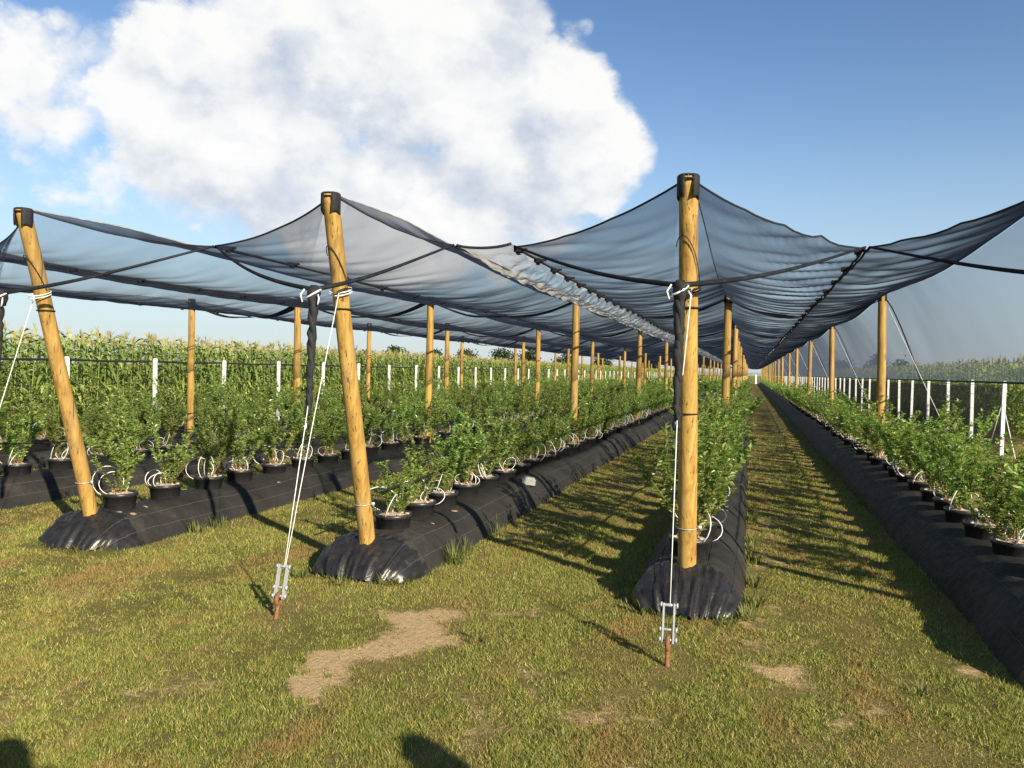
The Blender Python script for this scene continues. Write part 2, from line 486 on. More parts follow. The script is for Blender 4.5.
# ------------------------------------------------------------------ helpers
class MB:
    """collects shapes; build() links them as ONE mesh object"""
    def __init__(s):
        s.v, s.f, s.mi = [], [], []
        s.k = 0

    def add(s, verts, faces, mi=0):
        b = len(s.v)
        s.v.extend([tuple(p) for p in verts])
        s.f.extend([tuple(i + b for i in f) for f in faces])
        s.mi.extend([mi] * len(faces))
        return s

    def tube(s, pts, r, n=6, cap=True, mi=0, closed=False):
        pts = [Vector(p) for p in pts]
        m = len(pts)
        rs = r if isinstance(r, (list, tuple)) else [r] * m
        vs, fs = [], []
        up = None
        for i, p in enumerate(pts):
            if closed:
                t = pts[(i + 1) % m] - pts[i - 1]
            else:
                t = pts[min(i + 1, m - 1)] - pts[max(i - 1, 0)]
            t.normalize()
            if up is None:
                a = Vector((0, 0, 1)) if abs(t.z) < 0.9 else Vector((1, 0, 0))
                up = t.cross(a).normalized()
            else:
                up = (up - t * up.dot(t)).normalized()
            w = t.cross(up)
            for j in range(n):
                a = 2 * pi * j / n
                vs.append(p + (up * cos(a) + w * sin(a)) * rs[i])
        for i in range(m if closed else m - 1):
            for j in range(n):
                i2 = (i + 1) % m
                fs.append((i * n + j, i * n + (j + 1) % n, i2 * n + (j + 1) % n, i2 * n + j))
        if cap and not closed:
            fs.append(tuple(range(n - 1, -1, -1)))
            fs.append(tuple((m - 1) * n + j for j in range(n)))
        return s.add(vs, fs, mi)

    def box(s, c, d, mi=0, rot=None):
        vs = []
        for z in (-.5, .5):
            for (x, y) in ((-.5, -.5), (.5, -.5), (.5, .5), (-.5, .5)):
                v = Vector((x * d[0], y * d[1], z * d[2]))
                if rot is not None:
                    v = rot @ v
                vs.append(v + Vector(c))
        return s.add(vs, [(3, 2, 1, 0), (4, 5, 6, 7), (0, 1, 5, 4), (1, 2, 6, 5), (2, 3, 7, 6), (3, 0, 4, 7)], mi)

    def lathe(s, prof, n=16, mi=0, c=(0, 0, 0), jit=0.0):
        vs, fs = [], []
        for (r, z) in prof:
            for j in range(n):
                a = 2 * pi * j / n
                q = 1 + jit * noise.noise(Vector((cos(a) * 2, sin(a) * 2, z * 9)))
                vs.append((c[0] + r * cos(a) * q, c[1] + r * sin(a) * q, c[2] + z))
        for i in range(len(prof) - 1):
            for j in range(n):
                fs.append((i * n + j, i * n + (j + 1) % n, (i + 1) * n + (j + 1) % n, (i + 1) * n + j))
        return s.add(vs, fs, mi)

    def mesh(s, name, mats, smooth=True):
        return mesh_np(name, np.array(s.v, dtype=np.float32), s.f, mats, smooth, s.mi)

    def build(s, name, mats, parent=None, smooth=True):
        return link(name, s.mesh(name, mats, smooth), parent)


def mesh_np(name, v, faces, mats, smooth=True, mi=None):
    me = bpy.data.meshes.new(name)
    if isinstance(faces, np.ndarray):
        k = faces.shape[1]
        nf = len(faces)
        me.vertices.add(len(v))
        me.vertices.foreach_set('co', np.ascontiguousarray(v, dtype=np.float32).ravel())
        me.loops.add(nf * k)
        me.loops.foreach_set('vertex_index', np.ascontiguousarray(faces, dtype=np.int32).ravel())
        me.polygons.add(nf)
        me.polygons.foreach_set('loop_start', np.arange(0, nf * k, k, dtype=np.int32))
        me.polygons.foreach_set('loop_total', np.full(nf, k, dtype=np.int32))
        me.update(calc_edges=True)
    else:
        me.from_pydata([tuple(p) for p in v], [], faces)
    for m in (mats if isinstance(mats, (list, tuple)) else [mats]):
        me.materials.append(m)
    if mi is not None and len(me.materials) > 1:
        me.polygons.foreach_set('material_index', np.array(mi, dtype=np.int32))
    me.polygons.foreach_set('use_smooth', np.full(len(me.polygons), bool(smooth)))
    me.update()
    return me


def link(name, me, parent=None):
    o = bpy.data.objects.new(name, me)
    COL.objects.link(o)
    if parent is not None:
        o.parent = parent
    return o


def tag(o, label, cat, group=None):
    o['label'] = label
    o['category'] = cat
    if group:
        o['group'] = group
    return o


def thing(name, label, cat, loc=(0, 0, 0), group=None):
    o = bpy.data.objects.new(name, None)
    o.empty_display_size = 0.1
    COL.objects.link(o)
    o.location = loc
    return tag(o, label, cat, group)


def copy_tree(o, parent=None):
    c = o.copy()
    COL.objects.link(c)
    if parent is not None:
        c.parent = parent
    for ch in o.children:
        copy_tree(ch, c)
    return c


def ordinal(n):
    w = ['first', 'second', 'third', 'fourth', 'fifth', 'sixth', 'seventh', 'eighth', 'ninth', 'tenth', 'eleventh', 'twelfth']
    if n <= 12:
        return w[n - 1]
    suf = 'th' if 10 <= n % 100 <= 20 else {1: 'st', 2: 'nd', 3: 'rd'}.get(n % 10, 'th')
    return '%d%s' % (n, suf)


def in_view(x, y, margin=1.04):
    """angle test: is the ground point within the photograph's field of view"""
    a = atan2(x, y) + YAW
    return abs(a) < math.atan(512 / 800) * margin and y > 0


# ------------------------------------------------------------------ layout of the plantation
ROWS = {  # x of the row, bed half width, phrase
    'fence': (2.0, .56, 'the fence-side bed'),
    'middle': (-0.40, .40, 'the bed behind the upright post'),
    'rope': (-2.92, .48, 'the bed with two white ropes'),
    'outer': (-5.74, .52, 'the bed of the outermost leaning post'),
    'second': (-8.4, .52, 'the second bed from the corn'),
    'corn': (-11.0, .55, 'the bed nearest the corn'),
}
V0, DV, NP = 5.8, 8.0, 19
VEND = V0 + DV * (NP - 1)
BH = .27
ZR, ZV = 2.97, 2.66
TOPV, TOPZ = 5.16, 2.885

# ------------------------------------------------------------------ ground
def build_ground():
    gx = np.array([-900, -300, -100, -40, -20] + list(np.arange(-14, 8.1, 1.0)) + [14, 30, 100, 300, 900], dtype=np.float32)
    gy = np.array([-300, -100, -30, -10] + list(np.arange(-4, 24.1, 1.0)) + [30, 45, 70, 110, 160, 250, 500, 1200], dtype=np.float32)
    X, Y = np.meshgrid(gx, gy)
    v = np.stack([X.ravel(), Y.ravel(), np.zeros(X.size)], 1)
    nx, ny = len(gx), len(gy)
    i = np.arange(nx * ny).reshape(ny, nx)
    f = np.stack([i[:-1, :-1].ravel(), i[:-1, 1:].ravel(), i[1:, 1:].ravel(), i[1:, :-1].ravel()], 1)
    o = link('ground', mesh_np('ground', v, f, M_GROUND))
    o['kind'] = 'structure'


build_ground()


def on_bed(x, y):
    b = np.zeros(len(x), dtype=bool)
    for (u, hw, _) in ROWS.values():
        b |= (np.abs(x - u) < hw - .03) & (y > 5.5)
    return b


def vnoise(x, y):
    """smooth value noise, 0..1"""
    xi, yi = np.floor(x), np.floor(y)
    fx, fy = x - xi, y - yi
    fx, fy = fx * fx * (3 - 2 * fx), fy * fy * (3 - 2 * fy)

    def h(a, b):
        q = np.sin(a * 127.1 + b * 311.7) * 43758.5453
        return q - np.floor(q)
    return (h(xi, yi) * (1 - fx) + h(xi + 1, yi) * fx) * (1 - fy) + (h(xi, yi + 1) * (1 - fx) + h(xi + 1, yi + 1) * fx) * fy


def build_grass():
    n = 1700000
    r = 2.6 * (24.0 / 2.6) ** rng.random(n) ** 1.15
    a = (rng.random(n) - .5) * 2 * radians(35.5) - YAW
    x, y = r * np.sin(a), r * np.cos(a)
    keep = ~on_bed(x, y)
    d = dirt_at(x, y)
    cl = (vnoise(x * 9, y * 9) - .5) * 2 * .6 + (vnoise(x * 22 + 7, y * 22) - .5) * 2 * .5   # loose clumps
    keep &= rng.random(n) > d * 1.7 * (.45 + .9 * (.5 + .5 * np.sin(x * 23 + 3 * np.sin(y * 17)) * np.sin(y * 19 + 2 * np.sin(x * 13)))) - .06
    big = (vnoise(x * 1.5 + 3, y * .9) - .5) * 2 * .75 + (vnoise(x * 3.6, y * 3.2 + 5) - .5) * 2 * .6
    keep &= rng.random(n) < np.clip(.58 + .62 * cl + .50 * big, .08, 1)
    x, y, r, cl, big = x[keep], y[keep], r[keep], cl[keep], big[keep]
    n = len(x)
    h = (.008 + .015 * rng.random(n) ** 2 + .006 * (cl > .3)) * (1 + .03 * r) * (1 + .28 * np.clip(big, -1, 1.2))
    h *= np.where(rng.random(n) < .02, 1.9, 1.0)
    w = (.0008 + .0012 * rng.random(n)) * (1 + .13 * r)
    t = rng.random(n) * 2 * pi
    lean = h * (.2 + .9 * rng.random(n))
    lt = rng.random(n) * 2 * pi
    bx, by = np.cos(t) * w, np.sin(t) * w
    v = np.zeros((n, 3, 3), dtype=np.float32)
    v[:, 0] = np.stack([x - bx, y - by, np.full(n, -.003)], 1)
    v[:, 1] = np.stack([x + bx, y + by, np.full(n, -.003)], 1)
    v[:, 2] = np.stack([x + np.cos(lt) * lean, y + np.sin(lt) * lean, h], 1)
    f = np.arange(n * 3, dtype=np.int32).reshape(n, 3)
    o = link('grass', mesh_np('grass', v.reshape(-1, 3), f, M_GRASS, False))
    o['kind'] = 'stuff'


build_grass()


# ------------------------------------------------------------------ planting beds
def bed_height(s):
    """height of the bed across, s in -1..1"""
    return BH * (1 - abs(s) ** 3.0) ** .85


def build_bed(key):
    u, hw, ph = ROWS[key]
    t = thing('planting_bed', {
        'fence': 'black fabric planting bed along the white fence posts, its near side in deep shade',
        'middle': 'narrow black fabric bed ending in shiny folds under the upright foremost post',
        'rope': 'black fabric planting bed whose leaning end post has two white ropes',
        'outer': 'black fabric planting bed under the outermost leaning end post',
        'second': 'black fabric planting bed second from the tall corn',
        'corn': 'black fabric planting bed nearest the tall corn field'}[key], 'planting bed', (u, V0, 0), 'black covered planting beds')
    y0 = {'fence': -1.12, 'middle': -.24, 'rope': -.17, 'outer': -.10}.get(key, -.2)      # this bed starts nearer than the others
    ys = list(np.arange(y0, .9, .022)) + list(np.arange(.9, 12, .12)) + list(np.arange(12, 50, .5)) + list(np.arange(50, VEND - V0 + 3, 3.0))
    ns = 64
    vs = []
    sd_ = u * 3.1
    for y in ys:
        e = min(1, max(0, (y - y0) / .22))          # the rounded near end
        e = e ** .5
        for j in range(ns + 1):
            s = -1 + 2 * j / ns
            ww = hw * (.74 + .26 * e) * (1 + .07 * noise.noise(Vector((y * .8, sd_, 0))))
            x = s * ww
            z = bed_height(s) * (1.22 if key == 'fence' else 1.06) * max(.02, e) * (1 + .10 * noise.noise(Vector((y * .9, s, sd_))))
            wr = .020 * noise.noise(Vector((x * 3, y * 3.2, sd_ + 5))) + .008 * noise.noise(Vector((x * 11, y * 9, sd_)))
            if y < y0 + .65:                                # pleats pulled together at the end
                k = max(0, 1 - (y - y0) / .7)
                wr += .007 * k * sin(s * 33 + 5 * noise.noise(Vector((s * 3, y * 3, sd_)))) * (1 - e * .4)
                wr += .060 * k * (.35 - abs(noise.noise(Vector((s * 6 + y * 2, y * 7, sd_))))) + .034 * k * (.3 - abs(noise.noise(Vector((s * 14 - y * 5, y * 15 + s * 4, sd_ + 3)))))
            edge = 1 - abs(s) ** 8
            yy = y - (.06 * (1 - e) * noise.noise(Vector((s * 4, 3, sd_)))) - .10 * (1 - e) * (1 - s * s)
            vs.append((x + wr * s * edge, yy, max(-.01, z + wr * edge)))
    fs = []
    m = ns + 1
    for i in range(len(ys) - 1):
        for j in range(ns):
            fs.append((i * m + j, i * m + j + 1, (i + 1) * m + j + 1, (i + 1) * m + j))
    mi = [1 if ys[f[0] // m] < y0 + .28 + .1 * noise.noise(Vector((f[0] % m * .4, 0, sd_))) else 0 for f in fs]
    me = mesh_np('ground_cover', np.array(vs), fs, [M_FABRIC, M_FILM], True, mi)
    link('ground_cover', me, t)
    # pale marker threads woven along the cover
    for s in (-.86, -.62, .62, .86) if key != 'middle' else (-.55, -.1, .35, .8):
        pts = []
        j = (s + 1) / 2 * ns
        j0 = int(j)
        fr = j - j0
        for i, y in enumerate(ys):
            if y > 26:
                break
            a, b = Vector(vs[i * m + j0]), Vector(vs[i * m + min(j0 + 1, ns)])
            p = a.lerp(b, fr)
            nrm = Vector((p.x / hw, 0, .6)).normalized()
            pts.append(p + nrm * .0025)
        mb = MB()
        ww = .0028
        vv, ff = [], []
        for i, p in enumerate(pts):
            vv += [p + Vector((0, 0, -ww)), p + Vector((0, 0, ww))]
            if i:
                ff.append((2 * i - 2, 2 * i, 2 * i + 1, 2 * i - 1))
        mb.add(vv, ff)
        mb.build('marker_thread', M_LINE, t)
    return t


for k in ROWS:
    build_bed(k)

# ------------------------------------------------------------------ wooden posts
def pole_mesh(h, lean, cut=None, seed=0, n=16, rings=26, r0=.066, r1=.060):
    mb = MB()
    vs, fs = [], []
    for i in range(rings + 1):
        f = i / rings
        z = -.12 + f * (h + .12)
        r = r0 + (r1 - r0) * f
        cx = .008 * noise.noise(Vector((f * 2.5, seed, 0)))
        cy = lean * max(0, z) / h + .008 * noise.noise(Vector((f * 2.5, seed, 7)))
        for j in range(n):
            a = 2 * pi * j / n
            rr = r * (1 + .035 * noise.noise(Vector((cos(a) * 1.5, sin(a) * 1.5, z * 2.5 + seed * 9))))
            vs.append((cx + rr * cos(a), cy + rr * sin(a), z))
    for i in range(rings):
        for j in range(n):
            fs.append((i * n + j, i * n + (j + 1) % n, (i + 1) * n + (j + 1) % n, (i + 1) * n + j))
    fs.append(tuple(rings * n + j for j in range(n)))
    mb.add(vs, fs)
    return mb


POST_LABEL_ROW = {k: ROWS[k][2] for k in ROWS}


def ring(mb, z, lean_y, r, th, n=18, tilt=0.0, mi=0):
    mb.tube([(r * cos(2 * pi * j / n), lean_y + r * sin(2 * pi * j / n), z + tilt * sin(2 * pi * j / n)) for j in range(n)], th, 5, closed=True, mi=mi)
    return mb


def cap_mb(z, y, r=.066):
    """black net collar wrapped round the post head, open at the front where the wood shows"""
    mb = MB()
    n = 22
    vs, fs = [], []
    for i in range(n + 1):
        a = -pi / 2 + .42 + (2 * pi - .84) * i / n + .15
        q = 1 + .05 * noise.noise(Vector((cos(a) * 3, sin(a) * 3, y + 3)))
        for (rr, dz) in ((r * .99, -.135 - .012 * sin(a * 3)), (r * 1.04 * q, -.13 - .012 * sin(a * 3)), (r * 1.07 * q, -.05), (r * 1.06 * q, .004), (r * .96, .012)):
            vs.append((rr * cos(a), y + rr * sin(a), z + dz))
    for i in range(n):
        for j in range(4):
            fs.append((i * 5 + j, (i + 1) * 5 + j, (i + 1) * 5 + j + 1, i * 5 + j + 1))
    fs.append((0, 1, 2, 3, 4))
    fs.append(tuple(n * 5 + q for q in (4, 3, 2, 1, 0)))
    mb.add(vs, fs)
    mb.tube([(r * 1.0 * cos(a), y + r * 1.0 * sin(a), z - .02) for a in (-2.2, -1.9, -1.55, -1.2, -.9)], .006, 5)
    mb.lathe([(r * .95, .002), (r * .9, .012), (.003, .016)], 14, c=(0, y, z))
    return mb


END_LABELS = {
    'fence': 'wooden end post of the bed by the white fence posts',
    'middle': 'upright foremost wooden post with black cap standing on the shiny bed end',
    'rope': 'leaning wooden end post held by two white ropes, dark bundle beside it',
    'outer': 'outermost leaning wooden end post with frayed black cap',
    'second': 'wooden end post of the second bed from the corn',
    'corn': 'wooden end post of the bed nearest the corn'}


def end_post(key, i):
    u = ROWS[key][0]
    zb = BH - .01
    t = thing('wooden_post', END_LABELS[key], 'post', (u, V0 + (.10 if key == 'outer' else .02), zb), 'leaning end posts of the net')
    h = TOPZ - zb
    lean = TOPV - V0 - (.10 if key == 'outer' else .02)
    pole_mesh(h, lean, seed=i + 1.5, n=22, rings=44).build('pole', M_WOOD, t)
    def ly(z): return lean * z / h
    cap_mb(h + .004, lean).build('cap', M_BLACK, t)
    ring(MB(), 1.82, ly(1.82), .0680, .006, 22).build('wire_ring', M_BLACK, t)
    if key == 'middle':
        ring(MB(), 1.12, ly(1.12), .0680, .0045, 22).build('dark_strap', M_BLACK, t)
    w = MB()
    ring(w, .31, ly(.31), .0705, .0035, 22, .006)
    w.box((.086, ly(.31) - .005, .315), (.03, .016, .026))
    w.build('wire_tie', M_ZINC, t)
    a = MB()
    pts = []
    for q in range(13):
        an = -pi * .95 + q / 12 * pi * .9
        z = h - .42 + .10 * sin(pi * q / 12) - .22 * (q / 12) ** 2
        pts.append((.074 * cos(an), ly(z) + .074 * sin(an), z))
    a.tube(pts, .0035, 5)
    a.build('wire_loop', M_BLACK, t)
    return t


def build_posts():
    protos = []
    for q in range(4):
        pass
    for ri, key in enumerate(ROWS):
        u = ROWS[key][0]
        end_post(key, ri)
    proto = []
    for q in range(3):
        h = ZR - (BH - .01)
        t = thing('wooden_post', 'x', 'post', (0, 0, 0), 'wooden posts standing along the beds')
        pole_mesh(h, 0, seed=q * 3.3 + 20, n=14, rings=16, r0=.071, r1=.062).build('pole', M_WOOD, t)
        cap_mb(h + .004, 0, .066).build('cap', M_BLACK, t)
        ring(MB(), .33, 0, .074, .004, 14).build('wire_tie', M_ZINC, t)
        proto.append([t, False])
    for key in ROWS:
        u = ROWS[key][0]
        for k in range(1, NP):
            pr = proto[(k * 2 + int(-u)) % 3]
            if not pr[1]:
                t = pr[0]
                pr[1] = True
            else:
                t = copy_tree(pr[0])
            t.location = (u + random.uniform(-.03, .03), V0 + DV * k + random.uniform(-.15, .15), BH - .01)
            t.rotation_euler = (radians(random.uniform(-.8, .8)), radians(random.uniform(-.8, .8)), random.uniform(-.4, .4))
            t['label'] = '%s wooden post behind the end post on %s' % (ordinal(k), ROWS[key][2])


build_posts()

# ------------------------------------------------------------------ shade net
# strip: row, x of its left and right valley edges
STRIPS = {'middle': (-1.86, .835), 'fence': (.865, None), 'rope': (-4.385, -2.33), 'outer': (-7.03, -4.40), 'second': (-9.65, -7.1), 'corn': (None, -9.75)}
VF = 6.3           # where the valleys begin
VALLEY = {('middle', -1): 6.25, ('middle', 1): 6.75, ('fence', -1): 6.75, ('rope', -1): 5.82, ('rope', 1): 6.1, ('outer', 1): 5.82}


def vfront(u, side):
    for k in ROWS:
        if abs(ROWS[k][0] - u) < .01:
            return VALLEY.get((k, side), 5.8)
    return VF


def vstations():
    v = [0.0]
    ys = list(np.arange(0, 1.4, .07)) + list(np.arange(1.4, 12, .07)) + list(np.arange(12, 26, .12)) + list(np.arange(26, 40, .25)) + list(np.arange(40, VEND - 5.0, .8))
    ys.append(VEND - 5.0)
    return ys


def bayphase(v):
    """0 at a post, 1 midway between two posts"""
    if v < V0:
        return 0.0
    t = ((v - V0) / DV) % 1.0
    return sin(pi * t) ** 2


def net_z(w, v, u, side, wr=1.0):
    """net surface height at w (0 ridge .. 1 valley) and v"""
    b = bayphase(v)
    zr = ZR - .03 - .11 * b
    if v < V0 + 2:
        zr = TOPZ + .01 + (zr - TOPZ - .01) * min(1, max(0, (v - TOPV) / 1.2))
    zv = ZV - .02 * b + .02 * noise.noise(Vector((v * .15, u, 2)))
    e = 2.1 - .75 * b
    z = zv + (zr - zv) * (1 - w) ** e
    z -= .05 * sin(pi * w) * b
    # ruffles running down from the ridge, tightest along the valley seam
    q = sin(pi * min(1, w * .9 + .08))
    n = noise.noise(Vector((w * 1.4 + side * 3, v * 1.9 - w * 1.2, u)))
    n2 = noise.noise(Vector((w * 3.0, v * 4.3 + w * 2.0 * side, u + 9)))
    z += wr * q * (.017 * n + .008 * n2 * (.4 + w))
    # gathered folds running across towards the seam
    am = .055 if (side > 0 and abs(u + .4) < .1) else (.034 if u > 1 else .016)
    ph = v * 11 + w * 6 + 5 * noise.noise(Vector((v * .7, w * 1.5, u + 4)))
    z += wr * am * min(1, max(0, (w - .12) * 1.6)) * (1 - .7 * w ** 6) * max(0, sin(ph)) ** 1.5 * (.4 + .9 * abs(noise.noise(Vector((v * .9, 3, u)))))
    return z


def half_panel(u, uv, side):
    ys = vstations()
    nw = 18
    vs = []
    for y in ys:
        for j in range(nw + 1):
            w = j / nw
            vf = TOPV + (vfront(u, side) - TOPV) * w ** .75
            k = max(0.0, 1 - y / 8.0)
            v = TOPV + y + (vf - TOPV) * k
            x = u + (uv - u) * w
            ed = .02 * noise.noise(Vector((v * .6, u, side))) * w
            vs.append((x + ed, v, net_z(w, v, u, side)))
    m = nw + 1
    fs = []
    for i in range(len(ys) - 1):
        for j in range(nw):
            a = (i * m + j, i * m + j + 1, (i + 1) * m + j + 1, (i + 1) * m + j)
            fs.append(a if side > 0 else a[::-1])
    return vs, fs, m, len(ys)


GV, GZ = 4.98, 2.19     # where the front panel is gathered on the guy rope


def hem_pt(s, u, uv):
    """lower hem of the front panel, s 0 at the gather .. 1 at the valley"""
    a = Vector((u - .02, GV, GZ))
    b = Vector((uv, vfront(u, -1 if uv < u else 1), ZV + .0))
    p = a.lerp(b, s)
    p.z -= .07 * sin(pi * s) ** 1.0 * (1 - .3 * s)
    p.y -= .10 * sin(pi * s)
    return p


def front_half(u, uv, side):
    """triangle of net between post head, valley and gather point"""
    nw, nh = 40, 24
    vs = []
    for j in range(nw + 1):
        w0 = .050 / abs(uv - u)
        w = min(1.0, w0 + (1 - w0) * j / nw)
        vf = TOPV + (vfront(u, side) - TOPV) * w ** .75
        top = Vector((u + (uv - u) * w, vf, net_z(w, vf, u, side)))
        bot = hem_pt(w ** 1.0, u, uv)
        for i in range(nh + 1):
            f = i / nh
            p = top.lerp(bot, f)
            # pleats radiating from the gather
            d = p - Vector((u, GV, GZ))
            an = atan2(d.z, abs(d.x) + 1e-4)
            rr = d.length
            pl = .030 * exp(-rr / .9) * max(0, sin(an * 30 + u * 3 + 4 * noise.noise(Vector((an * 5, u, 1))))) ** 2 + .014 * noise.noise(Vector((an * 6, rr * 1.2, u)))
            p.y += pl * sin(pi * min(1, f + .02)) - .05 * sin(pi * f) * (1 - w)
            vs.append(p)
    m = nh + 1
    fs = []
    for j in range(nw):
        for i in range(nh):
            a = (j * m + i, j * m + i + 1, (j + 1) * m + i + 1, (j + 1) * m + i)
            fs.append(a)
    return vs, fs


NET_LABELS = {
    'fence': 'dark shade net strip over the bed by the white fence posts, with hanging side curtain',
    'middle': 'shade net strip peaked on the upright foremost post, pale wrinkles along one seam',
    'rope': 'shade net strip peaked on the leaning post with two white ropes',
    'outer': 'shade net strip peaked on the outermost leaning post',
    'second': 'dark shade net strip second from the corn field',
    'corn': 'outermost dark shade net strip nearest the corn field'}


SHADED_HALF = {('fence', -1)}  # roof halves given the darker copy because little sun reaches them


def build_net(key):
    u = ROWS[key][0]
    t = thing('shade_net', NET_LABELS[key], 'shade net', (0, 0, 0), 'shade net strips over the beds')
    edges = STRIPS[key]
    hems = []
    for side, uv in ((-1, edges[0]), (1, edges[1])):
        if uv is None:
            continue
        vs, fs, m, ny = half_panel(u, uv, side)
        link('roof_panel', mesh_np('roof_panel', np.array([tuple(p) for p in vs]), fs, M_NETB if (key, side) in SHADED_HALF else M_NET), t)
        # cords along the valley edge and the near edge
        pts = [vs[i * m + m - 1] for i in range(ny)]
        MB().tube([Vector(p) + Vector((0, 0, -.004)) for p in pts], .011, 5).build('edge_cord', M_BLACK, t)
        MB().tube([Vector(vs[j]) for j in range(m)], .0075, 6).build('edge_cord', M_BLACK, t)
        # doubled hem of net hung across at every post
        for k in range(1, 14):
            v = V0 + DV * k
            hv, hf = [], []
            nn = 16
            for j in range(nn + 1):
                w = j / nn
                x = u + (uv - u) * w
                for dv in (-.16, .0, .16):
                    z = net_z(w, v + dv, u, side) - .03 - .05 * sin(pi * w) * (1 if dv == 0 else .4)
                    hv.append((x, v + dv + .5 * w * .6, z))
            for j in range(nn):
                for q in range(2):
                    hf.append((j * 3 + q, j * 3 + q + 1, j * 3 + q + 4, j * 3 + q + 3))
            link('cross_hem', mesh_np('cross_hem', np.array(hv), hf, M_NETD), t)
        # front panel
        fv, ff = front_half(u, uv, side)
        link('front_panel', mesh_np('front_panel', np.array([tuple(p) for p in fv]), ff, M_NET), t)
        hem = [hem_pt(s / 20, u, uv) for s in range(21)]
        MB().tube(hem, [.017 - .008 * s / 20 for s in range(21)], 8).build('hem', M_NETD, t)
    # ridge tape
    rp = [(u, TOPV + y, net_z(0, TOPV + y, u, 1) + .006) for y in vstations()]
    MB().tube(rp, .007, 5).build('ridge_cord', M_SEAM, t)
    # gathered tail wound down the guy rope
    tv, tz = 4.93, 1.31
    a, b = Vector((u - .02, GV, GZ)), Vector((u - .02, tv, tz))
    mb = MB()
    for q in range(3):
        pts, rs = [], []
        for i in range(40):
            f = i / 39
            an = f * 17 + q * 2.1 + 2.5 * noise.noise(Vector((f * 5, u, q)))
            rad = .013 * (1 - .35 * f) * (1 + .7 * noise.noise(Vector((f * 9, u, q + 4))))
            p = a.lerp(b, f)
            pts.append(p + Vector((cos(an) * rad, sin(an) * rad, 0)))
            rs.append((.026 if i > 3 else .036) * (1 - .4 * f) * (1 + .45 * noise.noise(Vector((f * 22, q, u)))))
        mb.tube(pts, rs, 7)
    mb.tube([a + Vector((0, 0, .03)), a + Vector((0, 0, -.03)), a + Vector((0, 0, -.10))], [.026, .046, .036], 9)
    mb.build('gathered_tail', M_BLACK, t)
    w = MB()
    ring_pts = [a + Vector((.047 * cos(q / 12 * 2 * pi), .047 * sin(q / 12 * 2 * pi), -.03 + .03 * sin(q / 12 * 2 * pi + 1))) for q in range(12)]
    w.tube(ring_pts, .007, 5, closed=True)
    w.tube([a + Vector((.05, -.03, -.04)), a + Vector((.07, -.05, -.07)), a + Vector((.06, -.05, -.11))], .006, 5)
    w.tube([a + Vector((-.05, -.04, .0)), a + Vector((-.075, -.05, -.04)), a + Vector((-.06, -.05, -.09))], .006, 5)
    w.build('tie_cord', M_ROPE, t)
    return t


NETS = {k: build_net(k) for k in ROWS}


def build_curtain():
    """net hanging down the outside of the row by the fence, with seams at the posts"""
    u = ROWS['fence'][0]
    ys = [TOPV + y for y in vstations() if y < 140]
    nh = 12
    vs = []
    for v in ys:
        b = bayphase(v)
        zt = net_z(0, v, u, 1) + .004
        for i in range(nh + 1):
            f = i / nh
            x = u + .02 + .62 * f ** .8 + .010 * noise.noise(Vector((v * .9, f * 2, 3)))
            z = zt + (1.62 - zt) * f
            vs.append((x, v, z))
    m = nh + 1
    fs = [(i * m + j, i * m + j + 1, (i + 1) * m + j + 1, (i + 1) * m + j) for i in range(len(ys) - 1) for j in range(nh)]
    link('side_curtain', mesh_np('side_curtain', np.array(vs), fs, M_CURT), NETS['fence'])
    pts = [Vector(vs[i * m + nh]) for i in range(len(ys))]
    MB().tube(pts, .012, 5).build('hem', M_BLACK, NETS['fence'])
    for k in range(0, 14):
        v = V0 + DV * k
        hv, hf = [], []
        zt = net_z(0, v, u, 1)
        for i in range(9):
            f = i / 8
            x = u + .005 + .62 * f ** .8
            z = zt + (1.62 - zt) * f
            hv += [(x, v - .02 + .35 * f, z), (x, v + .10 + .35 * f, z)]
            if i:
                hf.append((2 * i - 2, 2 * i, 2 * i + 1, 2 * i - 1))
        link('seam', mesh_np('seam', np.array(hv), hf, M_NETD), NETS['fence'])


build_curtain()


def build_clips():
    """black plastic clips that join the strips along their valley seams"""
    for key, uv in (('middle', -1.86), ('middle', .80), ('rope', -4.33), ('outer', -7.0), ('second', -9.65)):
        u = ROWS[key][0]
        side = -1 if uv < u else 1
        mb = MB()
        mb.box((0, 0, 0), (.05, .10, .035))
        mb.box((0, 0, -.02), (.025, .05, .03))
        mb.box((.05, 0, .005), (.05, .03, .018))
        me = mb.mesh('net_clip', M_BLACK, False)
        v = vfront(u, side) + .1
        for k in range(26):
            o = link('net_clip', me, NETS[key])
            o.location = (uv + .02 * noise.noise(Vector((v * .6, u, side))), v, net_z(1, v, u, side) - .012)
            v += .62 if key == 'middle' and side < 0 else 1.0


build_clips()


